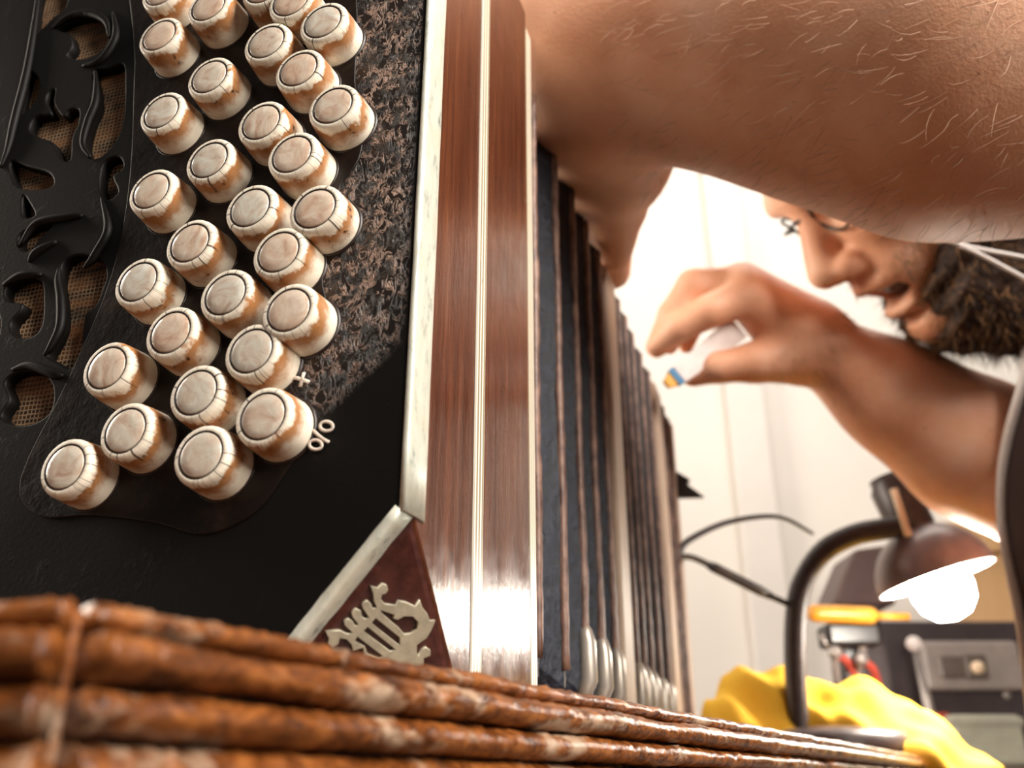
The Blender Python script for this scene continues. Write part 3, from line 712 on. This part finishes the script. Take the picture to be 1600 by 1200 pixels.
# torso and shoulders
NB = at(1790, 410, .61); SL = at(2150, 330, .42); SR = at(1900, 560, .74)
cone(G, D, NB, at(1970, 640, .56), .075, .105, .05); cone(G, D, at(1970, 640, .56), at(2000, 1080, .56), .105, .112, .05)
cone(G, D, NB, SL, .060, .058, .05); cone(G, D, NB, SR, .060, .058, .05)
# near (left) arm reaching over the bellows
Aa = G.new()
EL = at(1800, 84, .338)
cone(G, Aa, SL, EL, .056, .052, .03)
cone(G, Aa, EL, at(1480, 88, .357), .066, .066, .03)
cone(G, Aa, at(1480, 88, .357), at(1240, 62, .385), .066, .057, .03)
cone(G, Aa, at(1240, 62, .385), at(1020, 64, .415), .057, .046, .03)
cone(G, Aa, at(1020, 64, .415), at(905, 96, .425), .046, .040, .03)
# near hand: lies on the bellows along its top, thumb over the right edge
def bw(u, t, z_): return BO + rv * u + dv * t + np.array([0, 0, z_])
Tz = BZ1
cone(G, Aa, at(905, 96, .425), bw(-.012, .195, Tz + .030), .038, .026, .02)
for (u0, t0), (u1, t1), (u2, t2) in (((-.030, .185), (-.075, .178), (-.108, .180)), ((-.030, .205), (-.078, .205), (-.116, .208)), ((-.026, .225), (-.072, .230), (-.106, .236)), ((-.020, .245), (-.058, .254), (-.084, .262))):
    cone(G, Aa, bw(-.008, (t0 + .2) / 2, Tz + .026), bw(u0, t0, Tz + .022), .020, .0125, .012)
    cone(G, Aa, bw(u0, t0, Tz + .022), bw(u1, t1, Tz + .013), .0115, .0095, .004); cone(G, Aa, bw(u1, t1, Tz + .013), bw(u2, t2, Tz + .009), .0095, .0075, .003)
cone(G, Aa, at(930, 150, .43), at(962, 250, .462), .036, .0275, .016)
cone(G, Aa, at(962, 250, .462), at(962, 322, .492), .0265, .0165, .01); cone(G, Aa, at(962, 322, .492), at(964, 402, .522), .0155, .0085, .006)
cone(G, Aa, at(925, 200, .46), at(946, 330, .52), .030, .020, .012); cone(G, Aa, at(946, 330, .52), at(958, 425, .56), .018, .011, .008)
D = smin(D, Aa, .012)
# far (right) arm and the hand that holds the tool
Ab = G.new(); ER = at(1720, 820, .635)
cone(G, Ab, SR, ER, .054, .046, .03)
cone(G, Ab, ER, at(1520, 700, .645), .047, .0455, .03); cone(G, Ab, at(1520, 700, .645), at(1400, 622, .655), .0455, .035, .03)
cone(G, Ab, at(1400, 622, .655), at(1275, 540, .665), .035, .0265, .03)
WR = at(1262, 532, .667)
MCP = [(1166, 462, .657), (1158, 446, .672), (1160, 446, .688), (1170, 458, .702)]
CH = [[(1110, 486, .652), (1062, 512, .658), (1026, 542, .667)], [(1084, 446, .672), (1050, 492, .672), (1028, 538, .674)],
      [(1090, 452, .690), (1060, 500, .688), (1046, 540, .684)], [(1112, 470, .704), (1084, 508, .700), (1072, 540, .694)]]
RD = [(.0150, .0125, .0108, .0086), (.0148, .0125, .0105, .0085), (.0132, .0106, .0090, .0074), (.0120, .0094, .0080, .0066)]
for m_, ch, rd in zip(MCP, CH, RD):
    cone(G, Ab, WR, at(*m_), .0225, rd[0] + .0015, .016)
for m_, ch, rd in zip(MCP, CH, RD):
    pts_ = [at(*m_)] + [at(*c) for c in ch]
    for i in range(3): cone(G, Ab, pts_[i], pts_[i + 1], rd[i], rd[i + 1], .003)
TH = [(1240, 556, .660), (1180, 566, .652), (1124, 574, .652), (1082, 588, .660)]
for i, (ra, rb) in enumerate(((.0215, .0150), (.0150, .0115), (.0112, .0082))): cone(G, Ab, at(*TH[i]), at(*TH[i + 1]), ra, rb, .008 if i == 0 else .004)
D = smin(D, Ab, .012); del Aa, Ab
Vb, Qb = surface(G, D); Vb = relax(Vb, Qb, 2)
per = empty('person', (.54, .52, 0)); PO = np.array([.54, .52, 0])
tag(per, 'bearded man in glasses and dark shirt leaning over the bellows, working with a tool', 'person')
body = np_obj('body', Vb - PO, Qb, M['skin'], per)
nrm = np.array([v.normal for v in body.data.vertices])
# eyes, teeth, mouth
for s in (1, -1):
    def HM(x, y, z): return Matrix(((HF[0], HL[0], HU[0], hp(x, y, z)[0] - PO[0]), (HF[1], HL[1], HU[1], hp(x, y, z)[1] - PO[1]), (HF[2], HL[2], HU[2], hp(x, y, z)[2] - PO[2]), (0, 0, 0, 1)))
    bm = bmesh.new(); bmesh.ops.create_uvsphere(bm, u_segments=20, v_segments=12, radius=.0125, matrix=HM(.070, s * .032, -.005)); ey = bm_obj('eye', bm, M['eye'], per, True)
    bm = bmesh.new(); bmesh.ops.create_uvsphere(bm, u_segments=16, v_segments=8, radius=.0058, matrix=HM(.0772, s * .032, -.007)); bm_obj('iris', bm, M['iris'], ey, True)
bm = bmesh.new(); bmesh.ops.create_uvsphere(bm, u_segments=16, v_segments=10, radius=1, matrix=HM(.078, 0, -.0735) @ Matrix.Diagonal((.010, .0185, .0080, 1))); bm_obj('mouth', bm, M['mouth'], per, True)
for k in range(-2, 3):
    bm = bmesh.new(); box_bm(bm, (-.002, -.0026, -.0022), (.002, .0026, .0022), .0007); bmesh.ops.transform(bm, matrix=HM(.0895 - .0008 * k * k, k * .0055, -.0695), verts=bm.verts); bm_obj('tooth', bm, M['tooth'], per)
# beard, hair
GB = Grid(hp(.02, 0, -.03) - .17, hp(.02, 0, -.03) + .17, .003); DB_ = GB.new()
for s in (1, -1):
    cone(GB, DB_, hp(.004, s * .064, .005), hp(.010, s * .060, -.058), .012, .022, .01); cone(GB, DB_, hp(.010, s * .060, -.058), hp(.058, s * .026, -.112), .022, .024, .02)
    cone(GB, DB_, hp(.030, s * .052, -.070), hp(.064, s * .034, -.092), .016, .0145, .012)
cone(GB, DB_, hp(.058, -.024, -.114), hp(.058, .024, -.114), .025, .025, .02); cone(GB, DB_, hp(.055, 0, -.115), hp(.035, 0, -.150), .032, .022, .02)
cone(GB, DB_, hp(.01, 0, -.100), hp(.03, 0, -.135), .055, .035, .03)
Vh, Qh = surface(GB, DB_); Vh = relax(Vh, Qh, 3)
lh_ = (Vh - H0) @ RH.T; Vh = Vh + np.outer(.0028 * np.sin(lh_[:, 2] * 210 + 2 * np.sin(lh_[:, 1] * 90)) + .002 * np.sin(lh_[:, 2] * 480 + lh_[:, 0] * 150), HF) + rng.normal(0, .0006, Vh.shape)
bd = np_obj('beard', Vh - PO, Qh, M['beard'], per); bd['label'] = 'brown beard'
hn = np.array([v.normal for v in bd.data.vertices]); sel = rng.choice(len(Vh), 5200)
dr = hn[sel] * .55 - HU * .55 + HF * .15 + rng.normal(0, .28, (len(sel), 3))
st = strands('beard_hair', Vh[sel] - PO, dr, rng.uniform(.006, .015, len(sel)), .00022, .5, M['hair_dark'], bd); st['kind'] = 'stuff'
sel = rng.choice(len(Vh), 3200); lc = (Vh[sel] - H0) @ RH.T; sel = sel[(lc[:, 0] > .03)]
st = strands('beard_hair_light', Vh[sel] - PO, hn[sel] * .6 - HU * .35 + HF * .35 + rng.normal(0, .3, (len(sel), 3)), rng.uniform(.006, .016, len(sel)), .00022, .6, M['hair_light'], bd); st['kind'] = 'stuff'
lb = (Vb - H0) @ RH.T
mk = np.where((lb[:, 0] > .065) & (np.abs(lb[:, 1]) < .045) & (lb[:, 2] < -.052) & (lb[:, 2] > -.12) & ~((np.abs(lb[:, 1]) < .02) & (lb[:, 2] > -.090) & (lb[:, 2] < -.0655)))[0]
sel = rng.choice(mk, 900); dr = nrm[sel] * .35 - HU * .8 + np.outer(np.sign(lb[sel, 1]), HL) * .4 + rng.normal(0, .25, (len(sel), 3))
ck = np.where((lb[:, 0] > .015) & (lb[:, 0] < .085) & (np.abs(lb[:, 1]) < .075) & (lb[:, 2] < -.035 - .25 * (lb[:, 0] - .015)) & (lb[:, 2] > -.135))[0]
sc_ = rng.choice(ck, 2600); dc = nrm[sc_] * .45 - HU * .7 + rng.normal(0, .3, (len(sc_), 3))
for nm_, pk, mt_ in (('stubble', sc_[:1300], 'hair_light'), ('stubble', sc_[1300:], 'hair_dark')):
    st = strands(nm_, Vb[pk] - PO, (dc[:1300] if mt_ == 'hair_light' else dc[1300:]), rng.uniform(.004, .010, len(pk)), .0002, .5, M[mt_], per); st['kind'] = 'stuff'
st = strands('moustache', Vb[sel] - PO, dr, rng.uniform(.004, .009, len(sel)), .00018, .5, M['hair_light'], per); st['kind'] = 'stuff'
GH = Grid(hp(-.02, 0, .05) - .13, hp(-.02, 0, .05) + .13, .004); DH = GH.new()
ell(GH, DH, hp(-.018, 0, .042), RH, (.099, .081, .090), 0); ell(GH, DH, hp(.085, 0, -.01), RH, (.075, .09, .085), .01, True); ell(GH, DH, hp(.0, 0, -.09), RH, (.09, .1, .06), .01, True)
Vx, Qx = surface(GH, DH); np_obj('hair', Vx - PO, Qx, M['beard'], per)
# forearm hair
ax0, ax1 = at(1620, 86, .347), at(960, 92, .42)
tt_ = (Vb - ax0) @ (ax1 - ax0) / ((ax1 - ax0) @ (ax1 - ax0)); dist = np.linalg.norm(Vb - ax0 - np.outer(tt_, ax1 - ax0), axis=1)
fo = np.where((tt_ > -.1) & (tt_ < .92) & (dist < .085) & (nrm[:, 1] < .35))[0]; adir = (ax1 - ax0) / np.linalg.norm(ax1 - ax0)
low = fo[nrm[fo, 2] < -.05]; up = fo[nrm[fo, 2] >= -.05]
for nm, pool, cnt, mt, ra in (('arm_hair_light', low, 420, 'arm_pale', .00013), ('arm_hair_dark', up, 170, 'arm_dark', .00009), ('arm_hair_dark', low, 220, 'arm_dark', .00009)):
    sel = rng.choice(pool, cnt); dr = nrm[sel] * .22 + adir * .7 + np.array([0, 0, -.45]) + rng.normal(0, .25, (len(sel), 3))
    dr = dr - nrm[sel] * (np.minimum(np.sum(dr * nrm[sel], 1), 0) - .12)[:, None]
    st = strands(nm, Vb[sel] - PO, dr, rng.uniform(.006, .014, cnt), ra, .6, M[mt], body, 4); st['kind'] = 'stuff'
# clothes
GS = Grid((.20, .13, CAMZ - .36), (.90, .98, CAMZ + .56), .006); DS = GS.new()
cone(GS, DS, at(1830, 400, .60), at(1975, 620, .55), .080, .121, .05); cone(GS, DS, at(1975, 620, .55), at(1958, 830, .55), .121, .126, .04)
cone(GS, DS, at(1958, 830, .55), at(2000, 1180, .55), .126, .120, .05); cone(GS, DS, at(2000, 1180, .55), (.56, .52, CAMZ - .24), .120, .135, .05)
cone(GS, DS, at(1830, 400, .60), SL, .070, .070, .05); cone(GS, DS, at(1830, 400, .60), SR, .070, .070, .05)
cone(GS, DS, SL, SL + (EL - SL) * .62, .068, .070, .03); cone(GS, DS, SR, SR + (ER - SR) * .8, .066, .060, .03)
Vx, Qx = surface(GS, DS); Vx = relax(Vx, Qx, 2); Vx[:, 0] += .0015 * np.sin(Vx[:, 2] * 60 + Vx[:, 1] * 40)
sh = np_obj('shirt', Vx - PO, Qx, M['shirt'], per); sh['label'] = 'dark brown shirt with white piping'
pip = smooth_path([at(*p) for p in ((1606, 470, .52), (1590, 540, .515), (1574, 640, .51), (1566, 740, .505), (1565, 830, .505), (1570, 910, .505), (1582, 1010, .505), (1600, 1110, .505))], 6)
q_ = Vx - np.array([0, 0, CAMZ]); dp_ = q_[:, 1] * CP + q_[:, 2] * SP; sx_ = 800 + F * q_[:, 0] / dp_; sy_ = 600 - F * (q_[:, 2] * CP - q_[:, 1] * SP) / dp_
pip = []
for row in range(470, 1180, 22):                 # the seam runs down the front edge of the shirt
    k_ = np.where(np.abs(sy_ - row) < 14)[0]; k_ = k_[sx_[k_] < sx_[k_].min() + 16]; pip.append(Vx[k_[np.argsort(dp_[k_])[:3]]].mean(0))
pip = np.array(pip)
for _ in range(4): pip[1:-1] = (pip[:-2] + pip[1:-1] + pip[2:]) / 3
pip = smooth_path(pip, 3) + np.array([-.0034, -.0030, 0])
tube('piping', pip - PO, .0034, M['piping'], sh, 8)
GT = Grid((.0, .25, 0.0), (.75, .82, .62), .012); DT = GT.new()
cone(GT, DT, (.52, .44, .50), (.52, .62, .50), .12, .12, .05)
for y_ in (.40, .66):
    cone(GT, DT, (.52, y_, .50), (.20, y_, .50), .085, .065, .04); cone(GT, DT, (.20, y_, .50), (.22, y_, .09), .062, .05, .03)
Vx, Qx = surface(GT, DT); np_obj('trousers', Vx - PO, Qx, M['trouser'], per)
for y_ in (.40, .66):
    GF = Grid((.04, y_ - .07, -.01), (.30, y_ + .07, .13), .006); DF = GF.new()
    cone(GF, DF, (.23, y_, .042), (.11, y_, .035), .042, .034, .03); cone(GF, DF, (.22, y_, .04), (.22, y_, .09), .04, .045, .02)
    Vx, Qx = surface(GF, DF); Vx[:, 2] = np.maximum(Vx[:, 2], .001); np_obj('shoe', Vx - PO, Qx, M['black'], per)
sto = empty('stool', (.56, .53, 0)); tag(sto, 'low round wooden stool under the seated man', 'stool')
lathe('seat', [(.001, .345), (.165, .345), (.17, .355), (.17, .375), (.165, .383), (.001, .383)], M['table'], sto, 32, None, True, False)
for a in (.8, 2.37, 3.94, 5.5): tube('leg', [(.16 * math.cos(a), .16 * math.sin(a), 0.0), (.11 * math.cos(a), .11 * math.sin(a), .35)], .015, M['table'], sto, 10)

# glasses with a cord
gl = empty('eyeglasses', hp(.095, 0, 0)); GO = hp(.095, 0, 0); tag(gl, 'thin dark-rimmed eyeglasses worn by the bearded man', 'glasses')
for s in (1, -1):
    rim = [hp(.0905 - .008 * abs(math.cos(t)) ** 2 * (1 if math.cos(t) > 0 else 0), s * ((.031 if s > 0 else .027) + (.0205 if s > 0 else .0165) * math.cos(t)), -.005 + .0155 * math.sin(t)) - GO for t in np.linspace(0, 2 * math.pi, 29)]
    tube('rim', rim, .0012, M['black'], gl, 6)
    tube('temple', [hp(.083, s * (.0515 if s > 0 else .0435), -.002) - GO, hp(.080, s * .068, .0) - GO, hp(.04, s * .077, 0) - GO, hp(-.005, s * .083, .012) - GO, hp(-.025, s * .083, -.012) - GO], .0014, M['black'], gl, 6)
tube('bridge', [hp(.0905, -.0105, 0) - GO, hp(.0985, 0, .004) - GO, hp(.0905, .0105, 0) - GO], .0013, M['black'], gl, 6)
c1 = smooth_path([at(1420, 355, .52), at(1500, 382, .52), at(1600, 402, .52), at(1700, 424, .52)], 5); c2 = smooth_path([at(1500, 383, .52), at(1540, 402, .52), at(1600, 434, .52), at(1700, 486, .52)], 5)
tube('cord', c1 - GO, .0012, M['piping'], gl, 6); tube('cord', c2 - GO, .0012, M['piping'], gl, 6)

# ---------------------------------------------------------------- tool in the hand
a_, b_ = at(1148, 516, .660), at(1040, 602, .642); tl = empty('glue_tool', tuple(b_)); tag(tl, 'small flat white tool with blue band and yellow tip held at the bellows', 'tool')
ax = (a_ - b_) / np.linalg.norm(a_ - b_); vw = ray(1080, 560); vw = vw / np.linalg.norm(vw); sd = np.cross(ax, vw); sd = sd / np.linalg.norm(sd); nn = np.cross(sd, ax); Lt = np.linalg.norm(a_ - b_)
def slab(name, s0, s1, w0, w1, th, mat):
    V = [ax * s_ + sd * (x_ * w_) + nn * (y_ * th * .5) for s_, w_ in ((s0, w0), (s1, w1)) for x_ in (-.5, .5) for y_ in (-1, 1)]
    return hull(name, V, mat, tl, .0006)
slab('tip', .0, .0075, .006, .012, .004, M['yellow_pl']); slab('band', .0075, .0125, .0135, .0145, .0052, M['blue_pl'])
slab('sleeve', .0125, .027, .0145, .0165, .005, M['white_pl']); slab('handle', .027, Lt + .004, .015, .019, .0035, M['white_pl'])

# ---------------------------------------------------------------- desk lamp
LD = .735; base = at(1300, 1150, .72); lb0 = np.array([base[0], base[1], TT])
lamp = empty('desk_lamp', tuple(lb0)); tag(lamp, 'brown gooseneck desk lamp, lit, with dome shade', 'lamp')
lathe('base', [(.001, 0), (.058, 0), (.060, .004), (.060, .014), (.055, .019), (.030, .022), (.010, .024), (.001, .024)], M['lamp_dark'], lamp, 40, None, True, False)
stem = smooth_path([at(1250, 1150, LD), at(1243, 1060, LD), at(1243, 970, LD), at(1254, 910, LD), at(1286, 862, LD), at(1334, 836, LD), at(1384, 826, LD), at(1412, 822, LD)], 14)
dense = []; 
for i in range(len(stem) - 1):
    for s_ in np.linspace(0, 1, 4, endpoint=False): dense.append(stem[i] + (stem[i + 1] - stem[i]) * s_)
dense = np.array(dense); dense[0, 2] = TT + .018
tube('gooseneck', dense - lb0, [.0090 if i % 3 < 2 else .0068 for i in range(len(dense))], M['lamp_dark'], lamp, 12)
shc = at(1464, 905, LD)                          # centre of the shade opening
ua = c2w(np.array([-.26, .86, .43])); ua = ua / np.linalg.norm(ua)   # from the opening up to the socket
ub = np.cross(ua, (0, 1, 0)); ub /= np.linalg.norm(ub); uc = np.cross(ua, ub)
ML = Matrix(((ub[0], uc[0], ua[0], shc[0] - lb0[0]), (ub[1], uc[1], ua[1], shc[1] - lb0[1]), (ub[2], uc[2], ua[2], shc[2] - lb0[2]), (0, 0, 0, 1)))
R_ = .0475; pr = [(R_ * math.cos(t), .046 * math.sin(t)) for t in np.linspace(0, 1.3, 14)]
shade = lathe('shade', pr, M['lamp_metal'], lamp, 40, ML, True, False)
lathe('shade_lining', [(r_ * .975 - .0004, z_ * .965) for r_, z_ in pr], M['lamp_white'], shade, 40, ML, True, False)
lathe('socket', [(.001, .040), (.018, .040), (.019, .046), (.019, .082), (.016, .086), (.016, .092), (.001, .093)], M['lamp_dark'], lamp, 28, ML, True, False)
tube('socket_bar', [at(1420, 838, LD - .022) - lb0, at(1396, 764, LD - .022 + .012) - lb0], .0032, M['cream_bar'], lamp, 8)
lathe('bulb', [(.001, .042), (.010, .040), (.012, .030), (.018, .016), (.0235, 0), (.0245, -.010), (.0215, -.022), (.013, -.031), (.001, -.034)], M['bulb'], lamp, 28, ML, True, False)
lp = bpy.data.lights.new('lamp_light', 'SPOT'); lp.energy = 1.6; lp.color = (1, .90, .76); lp.shadow_soft_size = .03; lp.spot_size = math.radians(165); lp.spot_blend = .4
lo = bpy.data.objects.new('lamp_light', lp); COL.objects.link(lo); lo.parent = lamp
lo.location = ML @ Vector((0, 0, -.042)); lo.rotation_euler = Vector(-ua).to_track_quat('-Z', 'Y').to_euler()
rod = tube('clamp_rod', [at(1232, 1146, .70) - lb0, at(1300, 1160, .68) - lb0, at(1376, 1174, .67) - lb0], [.0035, .004, .0045], M['steel'], lamp, 10)

# loose wires behind the bellows
w1_ = smooth_path([at(1058, 872, .69), at(1074, 846, .70), at(1130, 818, .72), at(1190, 807, .74), at(1228, 811, .75), at(1270, 834, .76)], 8)
w1 = empty('wire', tuple(w1_[0])); tag(w1, 'thin black wire arching up from the bellows, free end above the gooseneck', 'wire')
tube('strand', w1_ - w1_[0], [.0030 - .0016 * i / len(w1_) for i in range(len(w1_))], M['wire'], w1, 8)
w2_ = smooth_path([at(1058, 870, .69), at(1084, 872, .70), at(1130, 894, .715), at(1190, 925, .73), at(1250, 952, .74)], 8)
w2 = empty('wire', tuple(w2_[0])); tag(w2, 'black wire sloping down from the bellows to the gooseneck of the lamp', 'wire')
tube('strand', w2_ - w2_[0], .0026, M['wire'], w2, 8)
tube('sleeve', smooth_path([w2_[12] - w2_[0], w2_[18] - w2_[0], w2_[26] - w2_[0]], 4), [.0026] + [.0042] * 7 + [.003], M['black'], w2, 8)

# ---------------------------------------------------------------- yellow cloth
GC = Grid((.09, .48, TT - .06), (.60, 1.05, TT + .10), .0035); DC = GC.new()
def tz(px, py, d): return at(px, py, d)
cone(GC, DC, tz(1125, 1125, .74), tz(1165, 1078, .76), .016, .015, .02); cone(GC, DC, tz(1165, 1078, .76), tz(1215, 1085, .76), .016, .015, .02); cone(GC, DC, tz(1215, 1085, .76), tz(1215, 1150, .74), .016, .014, .02)
cone(GC, DC, tz(1150, 1130, .73), tz(1220, 1145, .74), .010, .010, .015)
cone(GC, DC, tz(1262, 1090, .77), tz(1340, 1108, .76), .0150, .020, .02); cone(GC, DC, tz(1340, 1108, .76), tz(1420, 1142, .73), .022, .020, .02); cone(GC, DC, tz(1420, 1142, .73), tz(1540, 1222, .66), .020, .016, .02)
cone(GC, DC, tz(1270, 1128, .75), tz(1360, 1150, .72), .020, .016, .02); cone(GC, DC, tz(1360, 1150, .72), tz(1460, 1215, .66), .016, .016, .02); cone(GC, DC, tz(1215, 1110, .77), tz(1275, 1110, .77), .014, .016, .02)
Vc, Qc = surface(GC, DC); Vc = relax(Vc, Qc, 2)
nx = .5 * np.sin(Vc[:, 0] * 210 + 150 * Vc[:, 2] + 2 * np.sin(Vc[:, 1] * 60)) + np.sin(Vc[:, 0] * 95 + 40 * Vc[:, 1] + 3 * np.sin(Vc[:, 2] * 70)) + .6 * np.sin(Vc[:, 0] * 60 - 130 * Vc[:, 2] + 1)
cc = Vc.mean(0); Vc = Vc + np.outer(nx * .0035, (0, -.6, .8))
cl_ = np_obj('yellow_cloth', Vc - np.array([.28, .75, TT]), Qc, M['yellow_cloth']); cl_.location = (.28, .75, TT)
tag(cl_, 'crumpled bright yellow cloth lying around the lamp base on the table', 'cloth')

# ---------------------------------------------------------------- clutter at the back of the bench
def standing(name, px0, px1, pytop, d, depth, mat, label, cat, bev=.004):
    a, b = at(px0, pytop, d), at(px1, pytop, d); y_ = (a[1] + b[1]) / 2; x0, x1 = a[0], b[0]; top = a[2]
    o = empty(name, ((x0 + x1) / 2, y_, TT)); tag(o, label, cat)
    box('body', (-(x1 - x0) / 2, 0, 0), ((x1 - x0) / 2, depth, top - TT), mat, o, bev); return o, (x1 - x0), top - TT
o, ww, hh = standing('power_supply', 1372, 1640, 970, 1.08, .16, M['device'], 'dark electrical device with a grey panel behind the lamp', 'device')
def onfront(px, py, y_world, org_): 
    R = ray(px, py); q = R * (y_world / R[1]) + np.array([0, 0, CAMZ]); return q - np.array(org_)
yf = o.location.y
a, b = onfront(1444, 1080, yf, o.location), onfront(1582, 1003, yf, o.location)
box('panel', (a[0], -.012, a[2]), (b[0], .001, b[2]), M['panel'], o, .005)
for x0, x1, y0, y1, m_ in ((1462, 1496, 1062, 1026, 'knobdark'), (1502, 1530, 1064, 1024, 'knobdark')):
    a, b = onfront(x0, y0, yf, o.location), onfront(x1, y1, yf, o.location); box('socket_window', (a[0], -.016, a[2]), (b[0], -.010, b[2]), M[m_], o, .003)
c = onfront(1516, 1046, yf, o.location); lathe('knob', [(.001, -.004), (.007, -.004), (.007, .004), (.005, .007), (.001, .0075)], M['cream_bar'], o, 20, Matrix.Translation((c[0], -.018, c[2])) @ Matrix.Rotation(math.pi / 2, 4, 'X'), True, False)
c = onfront(1572, 1087, yf, o.location); lathe('screw', [(.001, 0), (.005, 0), (.005, .003), (.001, .004)], M['steel'], o, 16, Matrix.Translation((c[0], -.001, c[2])) @ Matrix.Rotation(math.pi / 2, 4, 'X'), True, False)
o, ww, hh = standing('plastic_case', 1486, 1594, 1116, .98, .05, M['case'], 'grey-green plastic case below the device panel', 'case')
box('lid', (-ww / 2 - .002, -.002, hh - .012), (ww / 2 + .002, .052, hh - .003), M['case'], o, .002)
o, ww, hh = standing('red_tin', 1452, 1480, 1115, 1.0, .03, M['red'], 'small red tin beside the grey-green case', 'tin'); box('lid', (-ww / 2 - .001, -.001, hh - .006), (ww / 2 + .001, .031, hh + .001), M['red'], o, .001)
o, ww, hh = standing('tan_panel', 1440, 1700, 815, 1.42, .02, M['tan'], 'tan wooden panel standing behind the lamp shade', 'panel'); box('cleat', (-ww / 2, -.012, hh - .05), (ww / 2, 0, hh - .02), M['tan'], o, .002)
# plum-grey machine hood behind the lamp
mh = empty('machine_hood', tuple(np.array([*at(1345, 900, .95)[:2], TT]))); MO = np.array(mh.location); tag(mh, 'plum-grey tapered metal hood left of the lamp shade', 'machine')
pf = [(1336, 858), (1392, 850), (1402, 945), (1298, 948)]
f1 = [at(x, y, .95) - MO for x, y in pf]; f2 = [p + np.array([0, .07, 0]) for p in f1]
hull('hood', f1 + f2, M['machine'], mh, .004)
a, b = at(1315, 948, .95) - MO, at(1375, 948, .95) - MO; box('pedestal', (a[0], .015, 0), (b[0], .055, a[2] + .004), M['device'], mh, .003)
# screwdriver with an amber handle lying across the tools
sc0, sc1 = at(1264, 958, .86), at(1368, 962, .86)
sd_ = empty('screwdriver', tuple(sc0)); tag(sd_, 'screwdriver with amber handle lying level behind the gooseneck', 'screwdriver')
n = 14; tube('handle', [(sc1 - sc0) * i / n for i in range(n + 1)], [.0085 if 0 < i < n else .006 for i in range(n + 1)], M['amber'], sd_, 12)
tube('shaft', [(sc1 - sc0) * s_ for s_ in (.98, 1.5)], .0035, M['amber'], sd_, 8); 
o = empty('tool_rack', tuple(np.array([*at(1325, 990, .88)[:2], TT]))); ro_ = np.array(o.location); tag(o, 'black tool holder under the amber screwdriver', 'holder')
a, b = at(1285, 975, .88) - ro_, at(1368, 975, .88) - ro_
box('rail', (a[0], -.015, a[2] - .022), (b[0], .02, a[2]), M['black'], o, .004)
box('post', (-.006, .004, 0), (.012, .018, a[2] - .02), M['black'], o, .002)
# pliers and cutters hanging below the holder
for k, (j0, j1, j2, lab) in enumerate((((1282, 992), (1305, 1020), (1330, 1050), 'grey steel pliers leaning left under the black holder'), ((1352, 985), (1345, 1030), (1362, 1052), 'grey steel cutters leaning right under the black holder'))):
    q0 = at(*j2, .87); pl = empty('pliers', tuple(q0)); tag(pl, lab, 'pliers', 'steel pliers at the back of the bench')
    tube('jaw', [at(*j0, .87) - q0, at(*j1, .87) - q0], [.002, .006], M['steel'], pl, 8, True, .6)
    for s_ in (-1, 1):
        tube('grip', smooth_path([at(*j1, .87) - q0, at((j1[0] + j2[0]) / 2 + s_ * 12, (j1[1] + j2[1]) / 2 + 8, .87) - q0, at(j2[0] + s_ * 16, 1100, .87) - q0, np.array([s_ * .014, 0, TT - q0[2] + .004])], 4), .0042, M['steel'] if s_ < 0 else M['red'], pl, 8)
    lathe('pivot', [(.001, -.004), (.006, -.004), (.006, .004), (.001, .005)], M['steel'], pl, 14, Matrix.Translation(at(*j1, .862) - q0) @ Matrix.Rotation(math.pi / 2, 4, 'X'), True, False)
# upright pale awl with a round head
a_ = at(1428, 1006, 1.0); aw = empty('awl', (a_[0], a_[1], TT)); tag(aw, 'upright awl with a pale ball head beside the grey panel', 'awl')
bm = bmesh.new(); bmesh.ops.create_uvsphere(bm, u_segments=16, v_segments=10, radius=.0085, matrix=Matrix.Translation((0, 0, a_[2] - TT))); bm_obj('head', bm, M['white_pl'], aw, True)
tube('shaft', [(0, 0, 0.0), (0.004, 0, .05), (0, 0, a_[2] - TT)], [.006, .006, .003], M['steel'], aw, 8)
bpy.context.view_layer.update()
